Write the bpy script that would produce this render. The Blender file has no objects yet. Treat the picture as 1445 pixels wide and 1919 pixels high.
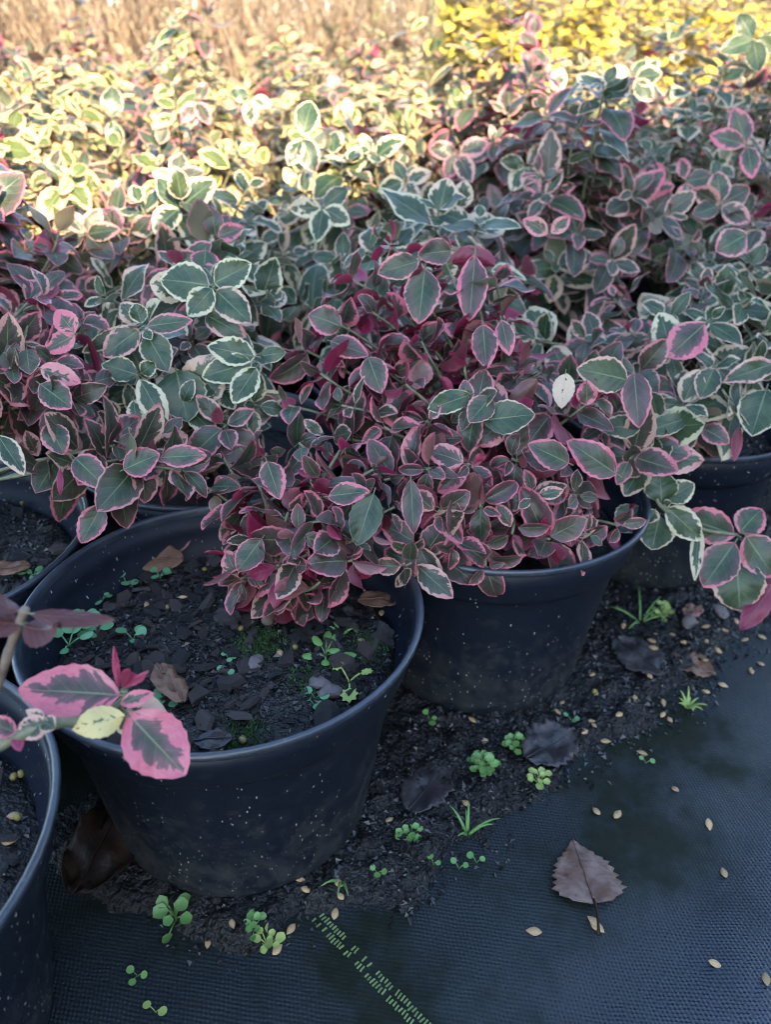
import bpy, bmesh, math, random
import numpy as np
from mathutils import Vector, Matrix, noise as mnoise
rnd = random.Random(7)
S = bpy.context.scene
COL = S.collection
R = math.radians

# ------------------------------------------------------------------ camera, sky, sun, exposure
PITCH, ROLL, CAMZ, FPX, PW, PH = R(30.66), R(1.47), 0.455, 1442.0, 1445.0, 1919.0
FWD = Vector((0, math.cos(PITCH), -math.sin(PITCH)))
UP0 = Vector((0, math.sin(PITCH), math.cos(PITCH)))
RT0 = Vector((1, 0, 0))
RT = RT0 * math.cos(ROLL) + UP0 * math.sin(ROLL)
UP = UP0 * math.cos(ROLL) - RT0 * math.sin(ROLL)
CAM = Vector((0, 0, CAMZ))
cd = bpy.data.cameras.new('camera')
cam = bpy.data.objects.new('camera', cd); COL.objects.link(cam); S.camera = cam
m = Matrix((RT, UP, -FWD)).transposed().to_4x4(); m.translation = CAM
cam.matrix_world = m
cd.sensor_fit = 'HORIZONTAL'; cd.sensor_width = 36.0; cd.lens = 36.0 * FPX / PW
cd.clip_start = 0.01; cd.clip_end = 2000
cd.dof.use_dof = True; cd.dof.focus_distance = 0.44; cd.dof.aperture_fstop = 10.0

ROWV = Vector((0.727, 0.687, 0)).normalized()      # direction of the front row of pots
NV = Vector((-ROWV.y, ROWV.x, 0))                  # from the path into the bed
SUN_EL = R(26)
sund = (NV * 0.93 + ROWV * 0.36).normalized()      # horizontal travel of the light
L = Vector((sund.x * math.cos(SUN_EL), sund.y * math.cos(SUN_EL), -math.sin(SUN_EL)))
w = bpy.data.worlds.new('World'); S.world = w; w.use_nodes = True
nt = w.node_tree; nt.nodes.clear()
sky = nt.nodes.new('ShaderNodeTexSky'); sky.sky_type = 'NISHITA'; sky.sun_disc = False
sky.sun_elevation = SUN_EL
sky.sun_rotation = math.atan2(-L.x, -L.y)
sky.air_density = 1.0; sky.dust_density = 0.5; sky.ozone_density = 1.0
bg = nt.nodes.new('ShaderNodeBackground'); bg.inputs[1].default_value = 0.15
ow = nt.nodes.new('ShaderNodeOutputWorld')
nt.links.new(sky.outputs[0], bg.inputs[0]); nt.links.new(bg.outputs[0], ow.inputs[0])
sl = bpy.data.lights.new('sun', 'SUN'); sl.energy = 3.9; sl.angle = R(0.6); sl.color = (1.0, 0.80, 0.54)
so = bpy.data.objects.new('sun', sl); COL.objects.link(so)
so.rotation_euler = L.to_track_quat('-Z', 'Y').to_euler()
so.location = (2, -3, 4)
S.view_settings.view_transform = 'Standard'; S.view_settings.look = 'None'
S.view_settings.exposure = 2.65; S.view_settings.gamma = 1.0
S.view_settings.use_curve_mapping = False
S.cycles.max_bounces = 4; S.cycles.diffuse_bounces = 3; S.cycles.glossy_bounces = 2; S.cycles.transmission_bounces = 2; S.cycles.transparent_max_bounces = 2
S.cycles.use_denoising = True; S.cycles.filter_width = 1.05

def ray(u, v):
    return FWD + RT * ((u - PW / 2) / FPX) - UP * ((v - PH / 2) / FPX)
def P(u, v, d):                                    # a point d metres deep along the view, where the photograph shows it
    return CAM + ray(u, v) * d
def G(u, v, z=0.0):                                # a point on a horizontal plane
    r = ray(u, v); return CAM + r * ((z - CAM.z) / r.z)
def project(p):
    q = p - CAM; d = q.dot(FWD)
    return (PW / 2 + FPX * q.dot(RT) / d, PH / 2 - FPX * q.dot(UP) / d, d)

# ------------------------------------------------------------------ node helper
class NT:
    def __init__(s, name):
        s.m = bpy.data.materials.new(name); s.m.use_nodes = True
        s.t = s.m.node_tree; s.t.nodes.clear()
        s.out = s.t.nodes.new('ShaderNodeOutputMaterial')
    def n(s, typ, **kw):
        x = s.t.nodes.new(typ)
        for k, v in kw.items(): setattr(x, k, v)
        return x
    def put(s, sock, v):
        if isinstance(v, bpy.types.NodeSocket): s.t.links.new(v, sock)
        elif isinstance(v, (tuple, list)) and len(v) == 3 and sock.type == 'RGBA': sock.default_value = (*v, 1)
        else: sock.default_value = v
    def math(s, op, a, b=0.0, c=0.0, clamp=False):
        x = s.n('ShaderNodeMath', operation=op, use_clamp=clamp)
        s.put(x.inputs[0], a); s.put(x.inputs[1], b); s.put(x.inputs[2], c)
        return x.outputs[0]
    def mix(s, f, a, b):
        x = s.n('ShaderNodeMix', data_type='RGBA')
        s.put(x.inputs[0], f); s.put(x.inputs[6], a); s.put(x.inputs[7], b)
        return x.outputs[2]
    def noise(s, vec, scale, detail=3.0, rough=0.55):
        x = s.n('ShaderNodeTexNoise')
        if vec is not None: s.put(x.inputs['Vector'], vec)
        x.inputs['Scale'].default_value = scale; x.inputs['Detail'].default_value = detail
        x.inputs['Roughness'].default_value = rough
        return x.outputs[0]
    def ramp(s, f, lo, hi):
        x = s.n('ShaderNodeMapRange'); x.interpolation_type = 'SMOOTHSTEP'
        s.put(x.inputs[0], f); s.put(x.inputs[1], lo); s.put(x.inputs[2], hi)
        return x.outputs[0]
    def xyz(s, a, b, c):
        x = s.n('ShaderNodeCombineXYZ'); s.put(x.inputs[0], a); s.put(x.inputs[1], b); s.put(x.inputs[2], c)
        return x.outputs[0]
    def obj(s): return s.n('ShaderNodeTexCoord').outputs['Object']
    def bump(s, h, strength, dist):
        x = s.n('ShaderNodeBump'); s.put(x.inputs['Height'], h)
        x.inputs['Strength'].default_value = strength; x.inputs['Distance'].default_value = dist
        return x.outputs[0]
    def bsdf(s, col, rough=0.5, spec=0.5, normal=None, sss=None):
        b = s.n('ShaderNodeBsdfPrincipled')
        s.put(b.inputs['Base Color'], col); s.put(b.inputs['Roughness'], rough)
        s.put(b.inputs['Specular IOR Level'], spec)
        if normal is not None: s.put(b.inputs['Normal'], normal)
        return b.outputs[0]
    def done(s, sh):
        s.t.links.new(sh, s.out.inputs[0]); return s.m
    def rand(s): return s.n('ShaderNodeObjectInfo').outputs['Random']

def leaf_material():
    k = NT('variegated_leaf')
    a = k.n('ShaderNodeAttribute', attribute_name='lp'); b = k.n('ShaderNodeAttribute', attribute_name='lq')
    sa = k.n('ShaderNodeSeparateColor'); k.put(sa.inputs[0], a.outputs['Color'])
    sb = k.n('ShaderNodeSeparateColor'); k.put(sb.inputs[0], b.outputs['Color'])
    seed, pink, marg, gold = sa.outputs[0], sa.outputs[1], sa.outputs[2], a.outputs['Alpha']
    u, v, e, bronze = sb.outputs[0], sb.outputs[1], sb.outputs[2], b.outputs['Alpha']
    seed = k.math('ADD', seed, k.rand())
    av = k.math('ABSOLUTE', v)
    s = k.math('SUBTRACT', u, k.math('MULTIPLY', av, 0.22))
    sd = k.math('MULTIPLY', seed, 61.0)
    side = k.math('SIGN', v)
    streak = k.noise(k.xyz(k.math('MULTIPLY', s, 9.0), k.math('MULTIPLY', v, 1.6), k.math('ADD', sd, side)), 1.0, 3.0, 0.6)
    blot = k.noise(k.xyz(k.math('MULTIPLY', u, 2.2), k.math('MULTIPLY', v, 1.3), k.math('ADD', sd, 9.0)), 1.0, 1.0)
    mw = k.math('MULTIPLY', marg, k.math('ADD', 0.2, k.math('ADD', k.math('MULTIPLY', k.ramp(streak, 0.3, 0.72), 1.1), k.math('MULTIPLY', k.ramp(blot, 0.35, 0.75), 1.0))))
    mw = k.math('SUBTRACT', mw, k.math('MULTIPLY', k.ramp(u, 0.55, 0.0), 0.07))
    mask = k.math('SUBTRACT', 1.0, k.ramp(k.math('SUBTRACT', e, mw), -0.035, 0.045))
    # veins
    mid = k.math('SUBTRACT', 1.0, k.ramp(k.math('MULTIPLY', av, k.math('ADD', u, 0.35)), 0.008, 0.04))
    lf = k.math('FRACT', k.math('ADD', k.math('MULTIPLY', k.math('SUBTRACT', u, k.math('MULTIPLY', av, 0.30)), 5.5), k.math('MULTIPLY', side, 0.2)))
    lat = k.math('SUBTRACT', 1.0, k.ramp(k.math('ABSOLUTE', k.math('SUBTRACT', lf, 0.5)), 0.0, 0.07))
    vein = k.math('MAXIMUM', k.math('MULTIPLY', mid, 0.75), k.math('MULTIPLY', lat, 0.22))
    fine = k.noise(k.xyz(k.math('MULTIPLY', u, 14.0), k.math('MULTIPLY', v, 9.0), sd), 1.0, 4.0)
    green = k.mix(k.ramp(blot, 0.3, 0.7), (0.015, 0.047, 0.022), (0.054, 0.090, 0.038))
    green = k.mix(k.math('MULTIPLY', k.ramp(fine, 0.4, 0.75), 0.35), green, (0.080, 0.115, 0.065))
    green = k.mix(k.math('MULTIPLY', gold, 0.85), green, (0.20, 0.24, 0.04))
    green = k.mix(k.math('MULTIPLY', bronze, 0.85), green, k.mix(blot, (0.040, 0.024, 0.016), (0.085, 0.045, 0.055)))
    suff = k.math('MULTIPLY', k.math('SUBTRACT', 1.0, k.ramp(k.math('SUBTRACT', e, mw), 0.0, 0.55)), k.math('MULTIPLY', k.math('POWER', pink, 2.0), 0.42))
    green = k.mix(suff, green, (0.27, 0.085, 0.14))
    green = k.mix(k.math('MULTIPLY', vein, 0.8), green, (0.24, 0.28, 0.15))
    pk = k.math('MULTIPLY', pink, k.math('ADD', 0.55, k.math('MULTIPLY', blot, 1.0)), clamp=True)
    pk = k.math('ADD', pk, k.math('MULTIPLY', k.math('MULTIPLY', k.ramp(u, 0.6, 1.0), pink), 0.35), clamp=True)
    cream = k.mix(k.math('MULTIPLY', gold, 1.0), k.mix(fine, (0.48, 0.46, 0.26), (0.70, 0.65, 0.43)), (0.76, 0.52, 0.05))
    edge = k.mix(pk, cream, k.mix(fine, (0.50, 0.060, 0.120), (0.68, 0.24, 0.28)))
    edge = k.mix(k.math('MULTIPLY', vein, 0.25), edge, (0.5, 0.4, 0.25))
    top = k.mix(mask, green, edge)
    under_c = k.mix(mask, (0.15, 0.17, 0.10), k.mix(pk, (0.45, 0.38, 0.22), (0.42, 0.16, 0.17)))
    under_r = k.mix(k.math('MULTIPLY', mask, 0.5), (0.25, 0.018, 0.062), (0.46, 0.075, 0.14))
    under = k.mix(k.ramp(pink, 0.55, 0.9), under_c, under_r)
    under = k.mix(k.math('MULTIPLY', k.math('POWER', bronze, 5.0), 0.85), under, (0.055, 0.020, 0.011))
    under = k.mix(k.math('MULTIPLY', vein, 0.3), under, (0.3, 0.25, 0.15))
    geo = k.n('ShaderNodeNewGeometry')
    col = k.mix(geo.outputs['Backfacing'], top, under)
    puff = k.math('ABSOLUTE', k.math('SUBTRACT', lf, 0.5))
    bmp = k.bump(k.math('SUBTRACT', puff, k.math('MULTIPLY', vein, 0.8)), 0.22, 0.0009)
    rough = k.math('ADD', 0.26, k.math('MULTIPLY', fine, 0.22))
    sh = k.bsdf(col, rough, 0.5, bmp)
    pb = sh.node; pb.inputs['Coat Weight'].default_value = 0.06; pb.inputs['Coat Roughness'].default_value = 0.30
    tr = k.n('ShaderNodeBsdfTranslucent'); k.put(tr.inputs[0], col)
    mx = k.n('ShaderNodeMixShader'); mx.inputs[0].default_value = 0.3
    k.t.links.new(sh, mx.inputs[1]); k.t.links.new(tr.outputs[0], mx.inputs[2])
    return k.done(mx.outputs[0])

def simple(name, c1, c2, scale=40, rough=0.6, bump=0.3, dist=0.002, spec=0.4, var=0.0):
    k = NT(name); o = k.obj()
    nz = k.noise(o, scale, 4.0)
    col = k.mix(k.ramp(nz, 0.3, 0.7), c1, c2)
    if var:
        h = k.n('ShaderNodeHueSaturation'); k.put(h.inputs['Color'], col)
        k.put(h.inputs['Value'], k.math('ADD', 1 - var, k.math('MULTIPLY', k.rand(), 2 * var)))
        col = h.outputs[0]
    return k.done(k.bsdf(col, rough, spec, k.bump(nz, bump, dist)))

def pot_material():
    k = NT('black_pot_plastic'); o = k.obj()
    sp = k.n('ShaderNodeSeparateXYZ'); k.put(sp.inputs[0], o)
    z = sp.outputs[2]; rd = k.math('MULTIPLY', k.rand(), 20)
    ang = k.math('ARCTAN2', sp.outputs[1], sp.outputs[0])
    cyl = k.xyz(k.math('MULTIPLY', ang, 0.11), rd, z)
    low = k.math('SUBTRACT', 1.0, k.ramp(z, 0.0, 0.15))
    dens = k.noise(cyl, 22, 2.0)
    outer = k.ramp(k.math('ADD', dens, k.math('MULTIPLY', low, 0.30)), 0.36, 0.80)
    # splash flecks of sand and grit
    def flecks(scale, thr, off):
        vo = k.n('ShaderNodeTexVoronoi'); vo.feature = 'F1'
        wob = k.n('ShaderNodeMapping'); k.put(wob.inputs[0], cyl)
        wob.inputs['Location'].default_value = (off, off, off); wob.inputs['Rotation'].default_value = (0, off, 0)
        wob.inputs['Scale'].default_value = (1.0, 1.0, 0.38)
        k.put(vo.inputs['Vector'], wob.outputs[0]); vo.inputs['Scale'].default_value = scale
        sc = k.n('ShaderNodeSeparateColor'); k.put(sc.inputs[0], vo.outputs['Color'])
        size = k.math('MULTIPLY', k.math('POWER', sc.outputs[0], 1.8), thr)
        size = k.math('MULTIPLY', size, k.math('LESS_THAN', sc.outputs[1], k.math('ADD', 0.40, k.math('MULTIPLY', outer, 0.6))))
        return k.math('LESS_THAN', vo.outputs['Distance'], size)
    f = k.math('MAXIMUM', flecks(260, 0.14, 0.3), k.math('MAXIMUM', flecks(480, 0.24, 1.3), flecks(150, 0.08, 2.2)))
    f = k.math('MULTIPLY', f, k.ramp(k.noise(cyl, 300, 2), 0.3, 0.6))
    dust = k.math('MULTIPLY', k.ramp(k.math('ADD', k.noise(cyl, 60, 5, 0.7), k.math('MULTIPLY', low, 0.28)), 0.55, 0.95), 0.5)
    base = k.mix(k.noise(cyl, 9, 3), (0.004, 0.0065, 0.013), (0.009, 0.013, 0.023))
    col = k.mix(dust, base, (0.044, 0.047, 0.040))
    col = k.mix(f, col, (0.40, 0.37, 0.32))
    rough = k.math('ADD', k.math('ADD', 0.40, k.math('MULTIPLY', dust, 0.6)), k.math('MULTIPLY', k.noise(cyl, 120, 3), 0.12))
    bm = k.bump(k.math('ADD', f, k.math('MULTIPLY', k.noise(cyl, 260, 3), 0.35)), 0.3, 0.0008)
    return k.done(k.bsdf(col, rough, 0.32, bm))

def rim_material():
    k = NT('sky_sheen_pot_rim'); o = k.obj()
    n1 = k.noise(o, 40, 4); n2 = k.noise(o, 420, 3)
    col = k.mix(k.ramp(n1, 0.3, 0.7), (0.016, 0.022, 0.032), (0.034, 0.043, 0.058))  # paler and bluer than the pot: sky highlight painted into the rim colour
    col = k.mix(k.math('MULTIPLY', k.ramp(n2, 0.62, 0.75), 0.5), col, (0.14, 0.13, 0.11))
    return k.done(k.bsdf(col, k.math('ADD', 0.26, k.math('MULTIPLY', n1, 0.2)), 0.7, k.bump(n2, 0.2, 0.0006)))

def mat_material(ang):
    k = NT('woven_weed_mat'); o = k.obj()
    mp = k.n('ShaderNodeMapping'); k.put(mp.inputs[0], o); mp.inputs['Rotation'].default_value = (0, 0, -ang)
    wv = k.math('ADD', k.noise(o, 22, 2), k.math('MULTIPLY', k.noise(o, 110, 2), 0.45))
    sp = k.n('ShaderNodeSeparateXYZ'); k.put(sp.inputs[0], mp.outputs[0])
    a = k.math('MULTIPLY', sp.outputs[0], math.pi / 0.0020); b = k.math('MULTIPLY', sp.outputs[1], math.pi / 0.0015)
    a = k.math('ADD', a, k.math('MULTIPLY', wv, 5.0)); b = k.math('ADD', b, k.math('MULTIPLY', wv, -4.0))
    h = k.math('MULTIPLY', k.math('SINE', a), k.math('SINE', b))
    wn = k.n('ShaderNodeTexWhiteNoise', noise_dimensions='2D')
    k.put(wn.inputs['Vector'], k.xyz(k.math('FLOOR', k.math('DIVIDE', a, math.pi)), k.math('FLOOR', k.math('DIVIDE', b, math.pi)), 0.0))
    h = k.math('MULTIPLY', h, k.math('ADD', 0.35, k.math('MULTIPLY', wn.outputs[0], 1.3)))
    hh = k.math('ADD', k.math('MULTIPLY', h, 0.6), k.math('MULTIPLY', k.noise(o, 520, 3, 0.7), 0.9))
    alg = k.ramp(k.noise(o, 7, 5, 0.65), 0.42, 0.68)
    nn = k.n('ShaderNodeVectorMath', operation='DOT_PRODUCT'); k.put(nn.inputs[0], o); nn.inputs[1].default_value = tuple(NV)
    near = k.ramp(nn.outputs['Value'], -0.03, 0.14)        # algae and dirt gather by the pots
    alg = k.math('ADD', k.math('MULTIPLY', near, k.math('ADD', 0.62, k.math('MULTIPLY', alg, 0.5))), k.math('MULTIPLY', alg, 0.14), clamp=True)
    base = k.mix(k.ramp(h, -0.6, 0.6), (0.0055, 0.010, 0.020), (0.013, 0.022, 0.040))
    base = k.mix(k.math('MULTIPLY', k.noise(o, 3.0, 4), 0.5), base, (0.020, 0.031, 0.054))
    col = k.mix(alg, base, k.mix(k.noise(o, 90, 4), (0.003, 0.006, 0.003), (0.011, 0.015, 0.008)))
    rough = k.math('ADD', 0.36, k.math('MULTIPLY', alg, 0.3))
    spec = k.math('SUBTRACT', 0.75, k.math('MULTIPLY', alg, 0.55))
    return k.done(k.bsdf(col, rough, spec, k.bump(k.math('MULTIPLY', hh, k.math('SUBTRACT', 1.0, k.math('MULTIPLY', alg, 0.8))), 0.6, 0.0010)))

M = {}
M['leaf'] = leaf_material()
M['pot'] = pot_material(); M['rim'] = rim_material()
M['soil'] = simple('potting_soil', (0.002, 0.002, 0.0025), (0.012, 0.011, 0.010), 230, 0.42, 1.0, 0.005, 0.45)
def chip_mat():
    k = NT('bark_chip'); o = k.obj(); r = k.rand()
    mp = k.n('ShaderNodeMapping'); k.put(mp.inputs[0], o); mp.inputs['Scale'].default_value = (0.3, 2.0, 1.0)
    g = k.noise(mp.outputs[0], 260, 4)
    c = k.mix(k.ramp(r, 0.35, 1.0), (0.012, 0.013, 0.016), (0.070, 0.052, 0.045))
    c = k.mix(k.math('MULTIPLY', k.ramp(g, 0.4, 0.75), 0.5), c, (0.075, 0.065, 0.06))
    c = k.mix(k.math('MULTIPLY', k.ramp(k.math('FRACT', k.math('MULTIPLY', r, 7.0)), 0.75, 1.0), 0.5), c, (0.13, 0.115, 0.11))
    return k.done(k.bsdf(c, 0.32, 0.6, k.bump(g, 0.8, 0.002)))
M['chip'] = chip_mat()
M['crumb'] = simple('soil_crumbs', (0.003, 0.003, 0.004), (0.032, 0.029, 0.028), 230, 0.30, 0.4, 0.001, 0.5)
M['stem'] = simple('green_brown_stem', (0.10, 0.12, 0.06), (0.19, 0.18, 0.11), 120, 0.55, 0.5, 0.001)
M['wood'] = simple('brown_woody_stem', (0.10, 0.07, 0.05), (0.20, 0.15, 0.11), 120, 0.7, 0.6, 0.001)
M['seedling'] = simple('seedling_green', (0.09, 0.20, 0.05), (0.15, 0.29, 0.08), 150, 0.42, 0.2, 0.0005, 0.5, 0.15)
M['bluegreen'] = simple('cotyledon_green', (0.07, 0.20, 0.09), (0.11, 0.27, 0.12), 150, 0.42, 0.2, 0.0005, 0.5, 0.12)
M['lime'] = simple('pale_lime_green', (0.22, 0.30, 0.07), (0.32, 0.39, 0.12), 150, 0.5, 0.2, 0.0005, 0.4, 0.1)
M['moss'] = simple('moss_green', (0.02, 0.06, 0.018), (0.05, 0.10, 0.03), 300, 0.8, 0.3, 0.001, 0.2)
M['husk'] = simple('tan_husk', (0.28, 0.17, 0.08), (0.50, 0.34, 0.18), 400, 0.5, 0.4, 0.0006, 0.4, 0.25)
M['prill'] = simple('yellow_fertiliser', (0.15, 0.12, 0.03), (0.23, 0.20, 0.06), 200, 0.4, 0.2, 0.0004, 0.5, 0.25)
M['stitch'] = simple('yellow_green_thread', (0.10, 0.15, 0.05), (0.22, 0.30, 0.12), 300, 0.6, 0.4, 0.0006, 0.4, 0.25)
M['earth'] = simple('brown_earth', (0.10, 0.075, 0.045), (0.19, 0.14, 0.085), 3, 0.9, 0.6, 0.02, 0.2)
M['straw'] = simple('dry_straw', (0.10, 0.07, 0.048), (0.30, 0.225, 0.155), 45, 0.7, 0.2, 0.002, 0.3)
M['berry'] = simple('red_berry', (0.50, 0.02, 0.02), (0.62, 0.05, 0.03), 60, 0.35, 0.1, 0.001, 0.5)
M['twig'] = simple('grey_brown_twig', (0.12, 0.085, 0.055), (0.22, 0.16, 0.11), 30, 0.8, 0.4, 0.002)
M['grassgreen'] = simple('grass_green', (0.08, 0.16, 0.04), (0.13, 0.22, 0.06), 60, 0.5, 0.2, 0.001, 0.4)
M['board'] = simple('weathered_board', (0.14, 0.11, 0.08), (0.24, 0.19, 0.14), 9, 0.8, 0.5, 0.004, 0.3)
M['pebble'] = simple('grey_pebble', (0.10, 0.085, 0.085), (0.20, 0.165, 0.16), 80, 0.6, 0.5, 0.002, 0.4)
def dead_mat(name, c1, c2, c3, spec=0.4):
    k = NT(name); o = k.obj(); r = k.math('MULTIPLY', k.rand(), 9)
    n1 = k.noise(o, 45, 4); n2 = k.noise(o, 220, 4)
    c = k.mix(k.ramp(n1, 0.35, 0.65), c1, c2); c = k.mix(k.math('MULTIPLY', k.ramp(n2, 0.5, 0.8), 0.6), c, c3)
    return k.done(k.bsdf(c, 0.5, spec, k.bump(n2, 0.5, 0.0015)))
M['dead'] = dead_mat('dead_leaf_brown', (0.12, 0.062, 0.036), (0.19, 0.10, 0.06), (0.08, 0.044, 0.032))
M['deadred'] = dead_mat('dead_leaf_russet', (0.17, 0.10, 0.06), (0.27, 0.12, 0.12), (0.30, 0.19, 0.11))
M['deadwet'] = dead_mat('dead_leaf_wet', (0.014, 0.013, 0.015), (0.036, 0.028, 0.028), (0.022, 0.019, 0.020), 0.6)
M['birch'] = dead_mat('dead_birch_leaf', (0.10, 0.048, 0.030), (0.19, 0.125, 0.10), (0.05, 0.027, 0.02))
M['rotten'] = dead_mat('dead_leaf_dark', (0.014, 0.008, 0.005), (0.034, 0.017, 0.008), (0.010, 0.006, 0.005), 0.2)

# ------------------------------------------------------------------ object helpers
def link(o, parent=None):
    COL.objects.link(o)
    if parent is not None: o.parent = parent
    return o
def tag(o, label=None, cat=None, group=None, kind=None):
    if label: o['label'] = label
    if cat: o['category'] = cat
    if group: o['group'] = group
    if kind: o['kind'] = kind
    return o
def empty(name, loc, label, cat, group=None):
    o = bpy.data.objects.new(name, None); o.empty_display_size = 0.02; o.location = loc
    return tag(link(o), label, cat, group)
def mesh(name, V, F, mat, smooth=True, attrs=None):
    me = bpy.data.meshes.new(name); me.from_pydata([tuple(x) for x in V], [], F)
    me.materials.append(mat)
    if smooth: me.polygons.foreach_set('use_smooth', [True] * len(me.polygons))
    if attrs:
        for nme, arr in attrs.items():
            at = me.attributes.new(nme, 'FLOAT_COLOR', 'POINT')
            at.data.foreach_set('color', np.asarray(arr, dtype=np.float32).ravel())
    me.update(); return me
def ob(name, me, parent=None, M4=None):
    o = bpy.data.objects.new(name, me); link(o, parent)
    if M4 is not None: o.matrix_basis = M4
    return o
def tube(pts, rads, k=6, cap=True):
    V, F = [], []
    n = len(pts)
    for i, p in enumerate(pts):
        t = (pts[min(i + 1, n - 1)] - pts[max(i - 1, 0)]).normalized()
        a = t.orthogonal().normalized() if i == 0 else (pa - t * pa.dot(t)).normalized()
        pa = a; b = t.cross(a)
        for j in range(k):
            th = 2 * math.pi * j / k
            V.append(p + (a * math.cos(th) + b * math.sin(th)) * rads[i])
    for i in range(n - 1):
        for j in range(k):
            F.append((i * k + j, i * k + (j + 1) % k, (i + 1) * k + (j + 1) % k, (i + 1) * k + j))
    if cap: F.append(tuple(range((n - 1) * k, n * k))); F.append(tuple(reversed(range(k))))
    return V, F
def join(parts):
    V, F = [], []
    for v, f in parts:
        o = len(V); V += list(v); F += [tuple(i + o for i in q) for q in f]
    return V, F
def bez(a, b, c, d, n):
    out = []
    for i in range(n):
        t = i / (n - 1); s = 1 - t
        out.append(a * s ** 3 + b * (3 * s * s * t) + c * (3 * s * t * t) + d * t ** 3)
    return out

# ------------------------------------------------------------------ ground, mat, litter
def mat_h(x, y):
    n = x * NV.x + y * NV.y
    k = max(0.0, min(1.0, (0.14 - n) / 0.10)); k = k * k * (3 - 2 * k)
    t = x * ROWV.x + y * ROWV.y
    return k * (0.008 * math.sin(n * 24 + 1.5 * math.sin(t * 5)) + 0.004 * math.sin(t * 17 + n * 9)
                + 0.022 * (mnoise.noise(Vector((x * 5, y * 5, 3.1)))) ) + 0.0016 * mnoise.noise(Vector((x * 38, y * 38, 1)))
V = [(-400, -400, -0.03), (400, -400, -0.03), (400, 400, -0.03), (-400, 400, -0.03)]
tag(ob('ground', mesh('ground', V, [(0, 1, 2, 3)], M['earth'])), kind='structure')
XS = np.concatenate([np.linspace(-2.6, -0.5, 22), np.linspace(-0.48, 0.9, 110), np.linspace(0.93, 3.4, 30)])
YS = np.concatenate([np.linspace(-3.6, -0.1, 30), np.linspace(-0.08, 1.2, 105), np.linspace(1.24, 2.9, 24)])
V = [(x, y, mat_h(x, y)) for y in YS for x in XS]
nx = len(XS)
F = [(j * nx + i, j * nx + i + 1, (j + 1) * nx + i + 1, (j + 1) * nx + i) for j in range(len(YS) - 1) for i in range(nx - 1)]
s0, s1 = G(600, 1722), G(795, 1925)
sdir = (s1 - s0).normalized()
mat_o = tag(ob('weed_mat', mesh('weed_mat', V, F, mat_material(math.atan2(sdir.y, sdir.x)))), 'black woven weed mat under the pots', None, None, 'structure')
# yellow-green tracer threads woven into the mat
sper = Vector((-sdir.y, sdir.x, 0))
box = [(-.5, -.5, -.5), (.5, -.5, -.5), (.5, .5, -.5), (-.5, .5, -.5), (-.42, -.4, .5), (.42, -.4, .5), (.42, .4, .5), (-.42, .4, .5)]
BF = [(4, 5, 6, 7), (0, 1, 5, 4), (1, 2, 6, 5), (2, 3, 7, 6), (3, 0, 4, 7)]
stm = mesh('stitch', box, BF, M['stitch'], False)
nst = 52
for i in range(nst):
    for r2 in (0, 1):
        if rnd.random() < (0.30 if 9 < i < 17 else 0.08): continue
        c = s0 + sdir * ((i - 1) * 0.0022 + r2 * 0.0011) + sper * ((r2 - .5) * 0.0052 + rnd.uniform(-.0006, .0006))
        c.z = mat_h(c.x, c.y) + 0.0006
        mm = Matrix.Translation(c) @ Matrix.Rotation(math.atan2(sper.y, sper.x) + rnd.uniform(-.15, .15), 4, 'Z') @ Matrix.Diagonal((rnd.uniform(.0030, .0042), .0010, .0008, 1))
        ob('stitch', stm, mat_o, mm)

def chip_mesh(r, th, mat, name='bark_chip', k=None):
    k = k or r.randint(5, 7); asp = r.uniform(0.4, 0.85)
    ang = sorted(r.uniform(0, 6.283) if r.random() < .3 else 6.283 * (i + r.uniform(-.3, .3)) / k for i in range(k))
    pts = [(math.cos(a) * r.uniform(.7, 1.05), math.sin(a) * asp * r.uniform(.7, 1.1)) for a in ang]
    tilt = r.uniform(-.3, .3)
    V = [(x, y, th * (r.uniform(-.2, .2) + tilt * x)) for x, y in pts] + [(x * .86, y * .86, th * (1 + r.uniform(-.35, .35) + tilt * x)) for x, y in pts]
    F = [tuple(range(k, 2 * k))] + [(i, (i + 1) % k, k + (i + 1) % k, k + i) for i in range(k)] + [tuple(reversed(range(k)))]
    return mesh(name, V, F, mat, False)
CHIPS = [chip_mesh(rnd, rnd.uniform(.18, .4), M['chip']) for _ in range(16)]
def rot_rand(r, tilt):
    return (Matrix.Rotation(r.uniform(-math.pi, math.pi), 4, 'Z') @ Matrix.Rotation(r.gauss(0, tilt), 4, 'X') @ Matrix.Rotation(r.gauss(0, tilt), 4, 'Y'))
def crumbs(name, spots, parent, mat, kindlabel=None):
    V, F = [], []
    for (p, s) in spots:
        o = len(V); q = rot_rand(rnd, 0.5).to_3x3()
        for c in ((1, 0, 0), (-.4, .8, 0), (-.5, -.7, .1), (.1, .05, .75), (.2, .1, -.5)):
            V.append(p + q @ (Vector((c[0] * rnd.uniform(.6, 1.2), c[1] * rnd.uniform(.4, 1.1), c[2] * rnd.uniform(.3, .9))) * s))
        F += [(o, o + 1, o + 3), (o + 1, o + 2, o + 3), (o + 2, o, o + 3), (o + 1, o, o + 4), (o + 2, o + 1, o + 4), (o, o + 2, o + 4)]
    o = ob(name, mesh(name, V, F, mat, False), parent)
    return tag(o, kind='stuff')

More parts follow.
